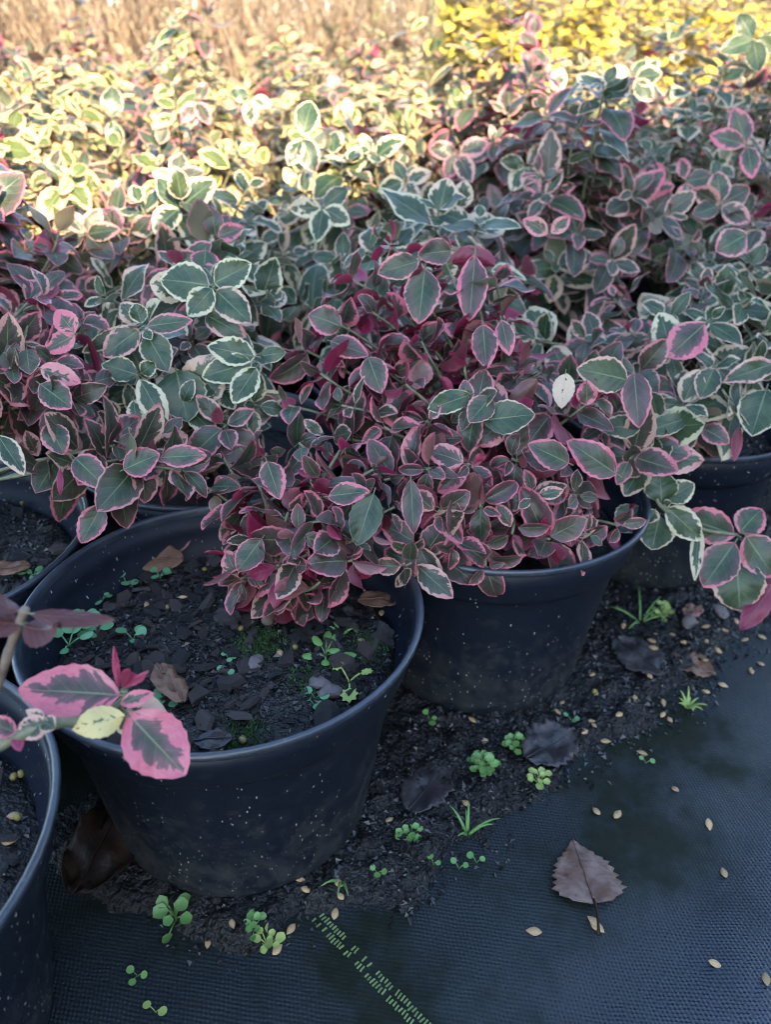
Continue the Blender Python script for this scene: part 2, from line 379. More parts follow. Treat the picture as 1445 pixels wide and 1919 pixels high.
# litter strip: dark wet soil lying on the mat against the pots
EDGE = [(-300, 1480), (60, 1600), (200, 1690), (320, 1752), (450, 1778), (560, 1750), (650, 1708), (800, 1668), (930, 1590), (1000, 1475), (1090, 1425), (1190, 1380), (1300, 1290), (1380, 1215), (1445, 1165), (1600, 1040)]
def litter_ok(u, v):
    for (a, b) in zip(EDGE, EDGE[1:]):
        if a[0] <= u <= b[0]:
            t = (u - a[0]) / (b[0] - a[0]); return v < a[1] + (b[1] - a[1]) * t
    return u < EDGE[0][0]
def litter_height(p):
    u, v, d = project(p)
    best = 1e9
    q = Vector((u, v))
    for (a, b) in zip(EDGE, EDGE[1:]):
        a = Vector(a); b = Vector(b); t = max(0, min(1, (q - a).dot(b - a) / (b - a).length_squared))
        best = min(best, (q - a - (b - a) * t).length)
    e = best / FPX * d * (1 if litter_ok(u, v) else -1)
    e += 0.022 * mnoise.noise(Vector((p.x * 28, p.y * 28, 7))) + 0.010 * mnoise.noise(Vector((p.x * 90, p.y * 90, 2)))
    return e
V, F, idx = [], [], {}
st = 0.0045
gx = np.arange(-0.34, 0.62, st); gy = np.arange(0.06, 0.98, st)
def litz(x, y, e):
    return mat_h(x, y) + 0.0055 * min(1, max(0, e) / 0.02) + min(1, max(0, e) / .015) * (0.012 * abs(mnoise.noise(Vector((x * 60, y * 60, 4)))) + 0.006 * abs(mnoise.noise(Vector((x * 170, y * 170, 5))))) - 0.001
EH = {}
for j, y in enumerate(gy):
    for i, x in enumerate(gx):
        p = Vector((x, y, 0)); nn = p.dot(NV)
        if nn > 0.40 or nn < -0.04: continue
        e = litter_height(p)
        if e > -0.006:
            idx[(i, j)] = len(V); V.append((x, y, litz(x, y, e) if e > 0 else mat_h(x, y) - 0.003))
            EH[(i, j)] = e
for (i, j) in idx:
    q = [(i, j), (i + 1, j), (i + 1, j + 1), (i, j + 1)]
    if all(c in idx for c in q): F.append(tuple(idx[c] for c in q))
lit = tag(ob('soil_litter', mesh('soil_litter', V, F, M['soil'])), 'dark wet soil and crumbs washed against the pot bases', 'soil', None, 'stuff')
spots = []
while len(spots) < 12500:
    x, y = rnd.uniform(-0.30, 0.6), rnd.uniform(0.10, 0.95); p = Vector((x, y, 0))
    if p.dot(NV) > 0.30 or p.dot(NV) < -0.03: continue
    e = litter_height(p)
    if e < rnd.uniform(-0.018, 0.01): continue
    if project(p)[0] < 620 and rnd.random() < .3: continue
    spots.append((Vector((x, y, (litz(x, y, e) if e > 0 else mat_h(x, y)) + 0.0004)), rnd.choice((.0011, .0014, .0018, .0024, .0030, .0038)) * rnd.uniform(.7, 1.2)))
tag(crumbs('soil_crumbs', spots, None, M['crumb']), 'loose dark crumbs scattered on the soil beside the pots', 'soil')
def top_z(p):
    e = litter_height(Vector((p.x, p.y, 0)))
    return litz(p.x, p.y, e) if e > 0 else mat_h(p.x, p.y)
def on_ground(u, v):
    p = G(u, v)
    for _ in range(3): p = G(u, v, top_z(p))
    return p

# ------------------------------------------------------------------ leaves
def leaf_arrays(r, style, nu=12, nv=4, **ov):
    """A leaf of unit length along +x from its base; returns V, F, lp, lq."""
    st_ = STYLES[style]
    pink = ov.get('pink', r.uniform(*st_['pink'])); marg = ov.get('marg', r.uniform(*st_['marg']))
    bronze = ov.get('bronze', r.uniform(*st_['bronze'])); gold = st_.get('gold', 0)
    if st_.get('gold'): gold = ov.get('gold', min(1, st_['gold'] * r.uniform(.75, 1.1)))
    W = ov.get('W', r.uniform(0.27, 0.40)); fold = ov.get('fold', r.uniform(*st_['fold'])); curl = ov.get('curl', r.uniform(*st_['curl']))
    tw = r.uniform(-.25, .25); wav = r.uniform(.0, .06); seed = r.random(); pw = r.uniform(.82, 1.0); ph = r.uniform(0, 6)
    V, F, lp, lq = [], [], [], []
    for i in range(nu + 1):
        t = i / nu
        t2 = t ** pw
        wd = W * max(0.0, math.sin(math.pi * min(1, t2 * 0.985 + 0.006))) ** 0.72 * (1 + .12 * (0.5 - t))
        if i == nu: wd = 0.012
        if i == 0: wd = 0.022
        ser = 1 + (0.035 if i % 2 else -0.03) * (1 if 1 < i < nu else 0) * (nu > 8)
        ca = curl * t
        cx, cz = (math.sin(ca) / curl, -(1 - math.cos(ca)) / curl) if abs(curl) > 1e-3 else (t, 0)
        tx, tz = math.cos(ca), -math.sin(ca)
        for j in range(nv + 1):
            s = -1 + 2 * j / nv
            y = s * wd * (ser if abs(s) == 1 else 1)
            h = fold * abs(y) + wav * math.sin(t * 9 + ph + (2 if s > 0 else 0)) * abs(s) + tw * y * t - 0.35 * fold * y * y / W
            yy = y * (1 - 0.25 * min(1, abs(fold)))
            V.append((cx - tz * 0 + tz * -h * 0 + (-tz) * 0 + h * (-tz) * -1 * -1 * 0 + (h * -tz * 0) + h * math.sin(ca), yy, cz + h * math.cos(ca)))
            lp.append((seed, pink, marg, gold)); lq.append((t, s, (1 - abs(s)) * wd / W, bronze))
    n = nv + 1
    for i in range(nu):
        for j in range(nv):
            F.append((i * n + j, (i + 1) * n + j, (i + 1) * n + j + 1, i * n + j + 1))
    # petiole
    if nu > 8:
        o = len(V); c = n // 2
        for q, hw in ((-.12, .016), (0.05, .014)):
            for y, z in ((-hw, 0.0), (0, -hw), (hw, 0.0), (0, hw)):
                V.append((q, y, z - .006)); lp.append((seed, pink * .6, 0.0, gold)); lq.append((0.05, 0.0, 1.0, .2))
        for j in range(4): F.append((o + j, o + (j + 1) % 4, o + 4 + (j + 1) % 4, o + 4 + j))
    return np.array(V), F, np.array(lp), np.array(lq)
STYLES = {
    'red':   dict(pink=(.70, 1.0), marg=(.04, .30), bronze=(.25, .95), fold=(.1, .95), curl=(-.5, 1.3), size=(.030, .040), flip=.13, up=.35),
    'mixed': dict(pink=(.35, .9), marg=(.05, .36), bronze=(.1, .65), fold=(.0, .45), curl=(.0, .9), size=(.032, .044), flip=.05),
    'cream': dict(pink=(.0, .40), marg=(.06, .50), bronze=(.0, .15), fold=(.0, .35), curl=(.0, .8), size=(.032, .045), flip=.03),
    'pale':  dict(pink=(.0, .45), marg=(.15, .60), bronze=(.0, .10), fold=(.0, .4), curl=(.0, .9), size=(.032, .046), flip=.03, gold=.4),  # sunlight's warmth put into the colour: yellower, lighter leaves for the sunlit rows
    'gold':  dict(pink=(.0, .05), marg=(.35, .75), bronze=(.0, .05), fold=(.0, .4), curl=(.0, .8), size=(.032, .046), flip=.03, gold=1),
}
LIB = {}
lr = random.Random(11)
for sname in STYLES:
    hi, lo = [], []
    for q in range(14):
        a = leaf_arrays(lr, sname)
        hi.append(mesh('leaf', a[0], a[1], M['leaf'], True, {'lp': a[2], 'lq': a[3]}))
        lo.append(leaf_arrays(lr, sname, 6, 2))
    LIB[sname] = (hi, lo)

def frame(d, nrm):
    x = d.normalized(); z = nrm - x * nrm.dot(x)
    if z.length < 1e-4: z = x.orthogonal()
    z.normalize(); y = z.cross(x)
    return Matrix((x, y, z)).transposed()
def mass(name, leaves, parent, mat, origin):
    """Many leaves in one mesh: [(style, pos, rot3, scale)]"""
    Vs, Fs, lps, lqs, o = [], [], [], [], 0
    for (sn, pos, rot, sc) in leaves:
        a = rnd.choice(LIB[sn][1])
        mtx = np.array(rot) * sc
        Vs.append(a[0] @ mtx.T + np.array(pos - origin)); Fs += [tuple(i + o for i in f) for f in a[1]]
        lp = a[2].copy(); lp[:, 0] = rnd.random(); lps.append(lp); lqs.append(a[3]); o += len(a[0])
    me = mesh(name, np.concatenate(Vs), Fs, mat, True, {'lp': np.concatenate(lps), 'lq': np.concatenate(lqs)})
    return tag(ob(name, me, parent), kind='stuff')

# ------------------------------------------------------------------ pots
RIM = 0.168
def lathe(prof, k=72):
    V, F = [], []
    for (r_, z) in prof:
        for j in range(k):
            a = 2 * math.pi * j / k; rq = r_ * (1 + .007 * mnoise.noise(Vector((math.cos(a) * 1.3, math.sin(a) * 1.3, z * 6)))); V.append((rq * math.cos(a), rq * math.sin(a), z))
    for i in range(len(prof) - 1):
        for j in range(k):
            F.append((i * k + j, i * k + (j + 1) % k, (i + 1) * k + (j + 1) % k, (i + 1) * k + j))
    return V, F
v_, f_ = lathe([(0.0, 0.004), (.070, .004), (.076, .0), (.083, .002), (.087, .008), (.0885, .018), (.0955, .07), (.1025, .115), (.1052, .128), (.1062, .1315), (.1105, .1345), (.1118, .137), (.1140, .150), (.1165, .1625),
                (.1145, .1625), (.1120, .150), (.1095, .139), (.1040, .1335), (.1030, .128), (.0935, .07), (.0865, .018), (.08, .010), (0.0, .010)])
POT = mesh('pot', v_, f_, M['pot'])
v_, f_ = lathe([(.1150, .1618), (.1180, .1622), (.1196, .1637), (.1200, .1657), (.1194, .1674), (.1179, .1680), (.1166, .1674), (.1157, .1655), (.1150, .1618)])
RIMM = mesh('rim', v_, f_, M['rim'])
def soil_mesh(rad, seed, rough=1.0):
    V, F = [(0, 0, 0)], []
    nr, k = 20, 56
    for i in range(1, nr + 1):
        for j in range(k):
            r_ = rad * i / nr; a = 2 * math.pi * j / k; x, y = r_ * math.cos(a), r_ * math.sin(a)
            h = rough * (.006 * mnoise.noise(Vector((x * 20, y * 20, seed))) + .004 * mnoise.noise(Vector((x * 75, y * 75, seed))) + .002 * mnoise.noise(Vector((x * 190, y * 190, seed)))) - 0.004 * (r_ / rad) ** 3
            V.append((x, y, h if i < nr else h - .004))
    F += [(0, 1 + j, 1 + (j + 1) % k) for j in range(k)]
    for i in range(nr - 1):
        for j in range(k):
            a, b = 1 + i * k + j, 1 + i * k + (j + 1) % k
            F.append((a, a + k, b + k, b))
    return V, F
def soil_z(x, y, seed):
    r_ = math.hypot(x, y)
    return (.006 * mnoise.noise(Vector((x * 20, y * 20, seed))) + .004 * mnoise.noise(Vector((x * 75, y * 75, seed))) + .002 * mnoise.noise(Vector((x * 190, y * 190, seed)))) - 0.004 * (r_ / .1045) ** 3
SOILZ = 0.136
SOIL0 = mesh('soil', *soil_mesh(.1032, 5.0), M['soil'])

def potted(name, xy, label, cat='potted shrub', group=None, soil_detail=0, seed=5.0, soilz=SOILZ):
    base = Vector((xy[0], xy[1], mat_h(*xy) + 0.001))
    base.z = 0.0015
    t = empty(name, base, label, cat, group)
    p = ob('pot', POT, t, Matrix.Rotation(rnd.uniform(0, 6.28), 4, 'Z')); ob('rim', RIMM, p)
    if soil_detail:
        s = ob('soil', mesh('soil', *soil_mesh(.1042, seed), M['soil']), t, Matrix.Translation((0, 0, soilz)))
        for i in range(soil_detail):
            a = rnd.uniform(0, 6.283); r_ = .098 * math.sqrt(rnd.random()); x, y = r_ * math.cos(a), r_ * math.sin(a)
            sc = rnd.choice((.0035, .0045, .006, .0075, .010)) * rnd.uniform(.8, 1.25)
            mm = Matrix.Translation((x, y, soil_z(x, y, seed) + rnd.uniform(-.0005, .002))) @ rot_rand(rnd, .36) @ Matrix.Scale(sc, 4)
            ob('bark_chip', rnd.choice(CHIPS), s, mm)
        sp = []
        for i in range(soil_detail * 9):
            a = rnd.uniform(0, 6.283); r_ = .101 * math.sqrt(rnd.random()); x, y = r_ * math.cos(a), r_ * math.sin(a)
            sp.append((Vector((x, y, soil_z(x, y, seed) + .0003)), rnd.choice((.0011, .0016, .0024, .0032))))
        crumbs('soil_crumbs', sp, s, M['crumb'])
    else:
        s = ob('soil', SOIL0, t, Matrix.Translation((0, 0, soilz)))
    return t, s

# ------------------------------------------------------------------ shoots
def shoot_leaves(r, pts, style, size, droop, leaf_from=0.3, internode=.017, tipscale=.55, flip=None, rosette=2):
    """decussate leaf pairs along a shoot; returns [(style,pos,rot3,scale)]"""
    stl = STYLES[style]; flip = stl['flip'] if flip is None else flip
    seg = [0]
    for a, b in zip(pts, pts[1:]): seg.append(seg[-1] + (b - a).length)
    tot = seg[-1]; out = []; s = tot; k = 0; ph = r.uniform(0, 3.14)
    while s > tot * leaf_from:
        i = max(q for q in range(len(pts) - 1) if seg[q] <= s + 1e-9); f = (s - seg[i]) / max(1e-9, seg[i + 1] - seg[i])
        pos = pts[i].lerp(pts[i + 1], min(1, f)); t = (pts[i + 1] - pts[i]).normalized()
        a0 = t.orthogonal().normalized(); b0 = t.cross(a0)
        th = ph + k * math.pi / 2 + r.uniform(-.3, .3)
        for sg in (0, math.pi):
            if k > rosette + 1 and r.random() < .12: continue
            rad = a0 * math.cos(th + sg) + b0 * math.sin(th + sg)
            open_ = min(1.35, .75 + .22 * k) + r.uniform(-.35, .3) + droop * r.uniform(0, 1)
            d = t * math.cos(open_) + rad * math.sin(open_)
            d.z -= droop * r.uniform(.0, .5)
            nrm = t * math.sin(open_) - rad * math.cos(open_) + (Vector((0, 0, .7)) - NV * .45) * stl.get('up', 1) + Vector((r.gauss(0, 1), r.gauss(0, 1), r.gauss(0, 1))) * (.45 if 'up' in stl else .28)
            if r.random() < flip: nrm = -nrm
            sc = size * (tipscale + (1 - tipscale) * min(1, k / 2.0)) * r.uniform(.62, 1.2)
            out.append((style, pos + d.normalized() * .003, frame(d, nrm), sc))
        s -= internode * (0.35 if k < rosette else r.uniform(.8, 1.25)); k += 1
    return out

def add_foliage(t, leaves, n_ind, origin):
    """the leaves that show largest become parts, the rest one mass"""
    def score(L_):
        p = L_[1]; u, v, d = project(p)
        off = 0 if (-120 < u < 1560 and -120 < v < 2000) else 3
        return d - L_[3] * 2 - p.z * 0.7 + off
    leaves = sorted(leaves, key=score)
    for (sn, pos, rot, sc) in leaves[:n_ind]:
        mm = rot.to_4x4() @ Matrix.Scale(sc, 4); mm.translation = pos - origin
        ob('leaf', rnd.choice(LIB[sn][0]), t, mm)
    if len(leaves) > n_ind: mass('inner_foliage', leaves[n_ind:], t, M['leaf'], origin)

def shrub(t, style, n_shoot, rad, height, n_ind, seed, flip=None, leaf_from=.36, off=(0, 0), base=(0, 0), droop=.2, size=None, extra_tips=(), heroes=(), skirt=.25, minz=0.02, internode=.017, skip=None, styles2=None):
    """shoots fan out from the root to a mound of tips; tips are world offsets above the rim"""
    r = random.Random(seed)
    o = t.location.copy(); root = Vector((base[0], base[1], SOILZ)) + o
    ctr = Vector((o.x + off[0], o.y + off[1], RIM))
    leaves, stems = [], []
    tips = []
    for i in range(n_shoot):
        a = 2.399963 * i + r.uniform(-.35, .35); q = math.sqrt((i + .5) / n_shoot)
        rr = rad * q * r.uniform(.85, 1.12)
        zz = height * (1 - .72 * q ** 2.2) * r.uniform(.72, 1.12) + minz
        if q > .8 and r.random() < skirt: zz *= .2
        tips.append((ctr + Vector((math.cos(a) * rr, math.sin(a) * rr, zz)), None))
    tips += [(Vector(p), sty) for p, sty in extra_tips]
    for p, sty in tips:
        if skip and skip(p): continue
        hv = Vector((p.x - root.x, p.y - root.y, 0)); hh = p.z - root.z
        c1 = root + Vector((hv.x * .12, hv.y * .12, max(.02, hh * .55))); c2 = p - Vector((hv.x * .30, hv.y * .30, hh * .12 - .01 + .02 * r.random()))
        c2 += Vector((r.gauss(0, .012), r.gauss(0, .012), 0))
        pts = bez(root + Vector((r.gauss(0, .006), r.gauss(0, .006), -.005)), c1, c2, p, 9)
        rads = [.0022 - .0013 * i / 8 for i in range(9)]
        stems.append(tube(pts, rads, 5))
        sty2 = sty or (r.choices([style] + [x[0] for x in styles2], [1] + [x[1] for x in styles2])[0] if styles2 else style)
        sz = size or r.uniform(*STYLES[sty2]['size'])
        leaves += shoot_leaves(r, pts, sty2, sz * r.uniform(.85, 1.15), droop, leaf_from, internode, flip=flip if sty2 == 'red' else None)
    v, f = join(stems)
    v = [x - o for x in v]
    ob('stem', mesh('stem', v, f, M['stem']), t)
    return leaves

def hero(t, style, b, tip, d0, d1, width, toward=0.8, flip=False, seed=0, **ov):
    """one leaf set from its base to its tip: points in the photograph with their depths"""
    a, c = P(b[0], b[1], d0), P(tip[0], tip[1], d1)
    dvec = c - a; Lg = dvec.length; mid = (a + c) / 2
    nrm = (CAM - mid).normalized() * toward + Vector((0, 0, 1)) * (1 - toward)
    if flip: nrm = -nrm
    r = random.Random(seed or int(b[0] * 7 + b[1]))
    wm = width / FPX * (d0 + d1) / 2 / 2 / Lg
    ov.setdefault('fold', r.uniform(.1, .35)); ov.setdefault('curl', r.uniform(-.1, .45))
    arr = leaf_arrays(r, style, 14, 4, W=wm * 1.06, **ov)
    me = mesh('leaf', arr[0], arr[1], M['leaf'], True, {'lp': arr[2], 'lq': arr[3]})
    rot = frame(dvec + nrm * .2 * ov['curl'] * Lg, nrm)
    mm = rot.to_4x4() @ Matrix.Scale(Lg, 4); mm.translation = a - t.location
    return ob('leaf', me, t, mm)
def hero_stem(t, pts, r0, r1, mat='stem', name='stem'):
    W = [P(*p) for p in pts]
    # smooth polyline
    out = []
    for i in range(len(W) - 1):
        p0, p1, p2, p3 = W[max(i - 1, 0)], W[i], W[i + 1], W[min(i + 2, len(W) - 1)]
        for k in range(5):
            s = k / 5; out.append(.5 * ((2 * p1) + (p2 - p0) * s + (2 * p0 - 5 * p1 + 4 * p2 - p3) * s * s + (3 * p1 - p0 - 3 * p2 + p3) * s ** 3))
    out.append(W[-1])
    n = len(out); v, f = tube(out, [(r0 + (r1 - r0) * i / (n - 1)) * (1 + .12 * math.sin(i * 1.9)) for i in range(n)], 8)
    return ob(name, mesh(name, [x - t.location for x in v], f, M[mat]), t)

def rosette(t, style, u, v, d, angs, ln, wd=.62, seed=0, **kw):
    """leaves spread round one node; angs are their directions as the photograph shows them"""
    r = random.Random(seed or int(u * 3 + v))
    for q, a in enumerate(angs):
        l = ln * r.uniform(.85, 1.15); a = R(a)
        b = (u + 4 * math.cos(a), v - 4 * math.sin(a)); tp = (u + l * math.cos(a), v - l * math.sin(a))
        hero(t, style, b, tp, d, d + r.uniform(-.012, .004), l * wd * r.uniform(.9, 1.1), .8, seed=int(u + v * 5 + q * 17), **kw)
# ------------------------------------------------------------------ the front row and its neighbours
A_, B_, E_, D_, F_ = (-.095, .371), (.083, .530), (-.327, .437), (-.258, .198), (.278, .704)
FRONT = 'pots of the front row along the weed mat'
# D: its shoots lean over the next pot
tD, sD = potted('potted_shrub', D_, 'potted shrub whose pink edged shoot leans over the rim of the half bare pot', group=FRONT, soil_detail=130, seed=2.0)
hero(tD, 'mixed', (224, 1302), (32, 1290), .325, .318, 100, .75, pink=1.0, marg=.36, bronze=.7, fold=.12, curl=.15, seed=3)
hero(tD, 'mixed', (240, 1338), (348, 1452), .325, .322, 112, .95, pink=1.0, marg=.36, bronze=.6, fold=.12, curl=.2, seed=6)
hero(tD, 'gold', (232, 1342), (132, 1362), .320, .308, 62, .8, pink=0, gold=.4, marg=.8, bronze=0, fold=-.3, curl=.9, seed=5)
hero(tD, 'cream', (236, 1330), (318, 1345), .335, .338, 66, .85, pink=.35, marg=.85, bronze=.1, fold=.1, curl=.5, seed=7)
hero(tD, 'red', (226, 1318), (285, 1298), .325, .323, 30, .8, pink=.9, marg=.5, bronze=.2, seed=8)
hero(tD, 'red', (222, 1290), (213, 1210), .328, .326, 16, .9, pink=.9, marg=.6, flip=True, fold=.8, curl=.1, seed=9)
hero(tD, 'red', (228, 1290), (248, 1252), .328, .322, 34, .8, pink=1, marg=.2, flip=True, fold=.6, curl=.3, seed=10)
hero(tD, 'red', (232, 1288), (282, 1256), .327, .321, 16, .7, pink=1, marg=.5, flip=True, fold=.6, curl=.1, seed=12)
hero(tD, 'mixed', (232, 1336), (244, 1382), .33, .33, 40, .8, pink=.1, marg=.3, bronze=.3, seed=13)
hero(tD, 'cream', (92, 1352), (30, 1375), .305, .300, 46, .8, pink=.5, marg=.35, bronze=.1, fold=.1, curl=.3, seed=14)
hero(tD, 'cream', (80, 1350), (104, 1366), .305, .303, 34, .8, pink=.3, marg=.15, bronze=.2, seed=15)
hero(tD, 'mixed', (84, 1346), (48, 1330), .307, .306, 20, .7, pink=.3, marg=.5, bronze=.3, seed=16)
hero(tD, 'red', (30, 1372), (-30, 1350), .30, .295, 40, .7, pink=1, marg=.3, seed=17)
hero(tD, 'red', (28, 1375), (38, 1408), .30, .298, 22, .7, pink=1, flip=True, marg=.3, seed=18)
hero_stem(tD, [(-90, 1440, .30), (0, 1395, .30), (90, 1358, .307), (160, 1348, .32), (226, 1318, .328), (232, 1292, .328)], .0028, .0016)
hero_stem(tD, [(-60, 1420, .325), (0, 1270, .31), (25, 1195, .305), (48, 1140, .30)], .0022, .0018, 'wood')
hero(tD, 'red', (58, 1150), (216, 1166), .30, .305, 40, .45, flip=True, pink=.85, marg=.06, bronze=1, fold=.35, curl=.25, seed=21)
hero(tD, 'red', (44, 1172), (118, 1190), .301, .30, 70, .35, flip=True, pink=.85, marg=.06, bronze=1, fold=.35, curl=1.0, seed=22)
hero(tD, 'red', (40, 1168), (-60, 1165), .301, .30, 60, .3, flip=True, pink=.85, marg=.06, bronze=1, fold=.3, curl=.8, seed=23)
hero(tD, 'red', (36, 1145), (-45, 1112), .30, .30, 44, .1, flip=True, pink=.85, marg=.06, bronze=1, fold=.3, curl=.3, seed=24)
lv = shrub(tD, 'mixed', 16, .10, .13, 60, 31, off=(-.09, -.02), skip=lambda p: project(p)[0] > -180)
if lv: add_foliage(tD, lv, 40, tD.location)

# A: crimson plant bunched at the back of a half empty pot
tA, sA = potted('potted_shrub', A_, 'potted shrub with crimson leaves bunched over the far side of its half bare pot', group=FRONT, soil_detail=300, seed=5.0)
def tip(u, v, d, sty=None): return (P(u, v, d), sty)
ext = [tip(u, v, d) for u, v, d in [(450, 1085, .47), (520, 1060, .455), (600, 1090, .45), (660, 1050, .455), (560, 1000, .45), (480, 1010, .47), (610, 975, .455), (690, 1000, .46), (520, 930, .475), (440, 940, .49), (600, 900, .475), (670, 930, .47), (380, 910, .50),
       (420, 860, .51), (500, 850, .50), (560, 830, .49), (640, 840, .49), (700, 880, .485), (430, 1040, .475), (575, 1040, .45), (640, 1000, .455), (540, 960, .462), (740, 950, .475), (480, 900, .487)]]
lv = shrub(tA, 'red', 0, .06, .1, 0, 41, base=(.028, .035), droop=.75, extra_tips=ext, flip=.40, size=.027, internode=.011, styles2=[('mixed', .12)])
add_foliage(tA, lv, 300, tA.location)
# B: crimson plant filling its pot
tB, sB = potted('potted_shrub', B_, 'potted shrub with dense crimson edged leaves spilling over a speckled pot', group=FRONT, soil_detail=60, seed=8.0)
ext = [tip(u, v, d) for u, v, d in [(770, 1030, .49), (850, 1020, .49), (910, 1060, .50), (960, 1000, .50), (1030, 1010, .51), (1100, 1000, .52), (1160, 985, .54), (820, 960, .49), (900, 950, .495), (1000, 930, .505), (1080, 930, .515), (760, 1060, .485),
       (720, 900, .49), (800, 880, .49), (880, 870, .495), (960, 860, .505), (1060, 870, .52), (1130, 870, .53), (640, 760, .52), (720, 800, .51), (800, 790, .505), (880, 760, .51), (950, 780, .515), (1040, 760, .53), (1120, 740, .545),
       (560, 650, .56), (620, 600, .56), (690, 580, .56), (760, 520, .57), (830, 480, .58), (880, 540, .57), (930, 600, .56), (700, 680, .54), (790, 640, .54), (870, 680, .53), (960, 690, .54), (650, 520, .59), (720, 450, .60), (910, 500, .59), (600, 700, .54), (1010, 700, .55),
       (540, 760, .54), (600, 820, .52), (760, 720, .52)]]
lv = shrub(tB, 'red', 0, .06, .1, 0, 43, droop=.55, extra_tips=ext, flip=.26, size=.0295, internode=.0125, styles2=[('mixed', .28)])
add_foliage(tB, lv, 285, tB.location)
for i, (b, t2, d, wd, kw) in enumerate([
    ((796, 505), (785, 605), .555, 68, dict(pink=.75, marg=.12, bronze=.2)), ((785, 490), (708, 512), .555, 50, dict(pink=.7, marg=.14, bronze=.2)),
    ((845, 470), (783, 478), .56, 52, dict(pink=.8, marg=.1, bronze=.5)), ((905, 788), (1003, 776), .50, 66, dict(pink=.3, marg=.06, bronze=.05)),
    ((920, 745), (880, 790), .50, 52, dict(pink=.6, marg=.1, bronze=.2)), ((1066, 868), (990, 832), .50, 56, dict(pink=.9, marg=.12, bronze=.1)),
    ((1155, 888), (1064, 826), .505, 62, dict(pink=.95, marg=.16, bronze=.25)), ((1176, 712), (1084, 690), .53, 66, dict(pink=.4, marg=.12, bronze=0)),
    ((1188, 698), (1198, 800), .53, 56, dict(pink=.8, marg=.1, bronze=.95)), ((880, 740), (802, 768), .505, 46, dict(pink=.1, marg=.08, bronze=0)),
    ((905, 610), (912, 690), .53, 52, dict(pink=.9, marg=.16, bronze=.6)), ((940, 600), (955, 665), .53, 36, dict(pink=.9, marg=.2, bronze=.5)),
    ((640, 612), (578, 588), .54, 56, dict(pink=.8, marg=.12, bronze=.4)), ((620, 640), (690, 665), .54, 44, dict(pink=.8, marg=.12, bronze=.8)),
    ((700, 925), (668, 1022), .452, 62, dict(pink=.0, marg=.0, bronze=.1)), ((890, 480), (880, 600), .555, 58, dict(pink=.9, marg=.16, bronze=.8)),
    ((690, 670), (715, 735), .53, 52, dict(pink=.8, marg=.15, bronze=.3)), ((770, 900), (775, 1000), .465, 42, dict(pink=.9, marg=.12, bronze=.4)),
    ((1100, 760), (1100, 712), .52, 40, dict(pink=1, marg=.3, bronze=.3)), ((1060, 700), (1052, 765), .52, 40, dict(pink=.25, marg=1.3, bronze=.1)),
    ((490, 1010), (445, 1070), .45, 52, dict(pink=.85, marg=.10, bronze=.1)), ((615, 930), (692, 920), .455, 44, dict(pink=.9, marg=.22, bronze=.2)),
    ((500, 865), (525, 935), .47, 48, dict(pink=.85, marg=.2, bronze=.3))]):
    hero(tA if b[0] < 760 and b[1] > 850 else tB, 'red', b, t2, d, d - .006, wd, .8, seed=60 + i, **kw)

# F: pink and cream plant further along the front row, one shoot hanging over the path
tF, sF = potted('potted_shrub', F_, 'potted shrub with cream and pink edged leaves, one shoot hanging out over the mat', group=FRONT, soil_detail=110, seed=9.0)
ext = [tip(u, v, d) for u, v, d in [(1190, 700, .62), (1260, 660, .64), (1330, 600, .66), (1400, 560, .68), (1280, 760, .62), (1340, 690, .64), (1420, 690, .64), (1250, 590, .68), (1320, 540, .70), (1180, 620, .66), (1440, 620, .66), (1100, 640, .66), (1230, 810, .58), (1180, 860, .56), (1130, 800, .57), (1480, 740, .64), (1390, 760, .62), (1310, 800, .62), (1060, 720, .60), (1150, 560, .72), (1480, 520, .70), (1010, 640, .66)]]
lv = shrub(tF, 'mixed', 0, .1, .1, 0, 45, droop=.25, extra_tips=ext, size=.038, internode=.02, styles2=[('cream', .8)])
add_foliage(tF, lv, 230, tF.location)
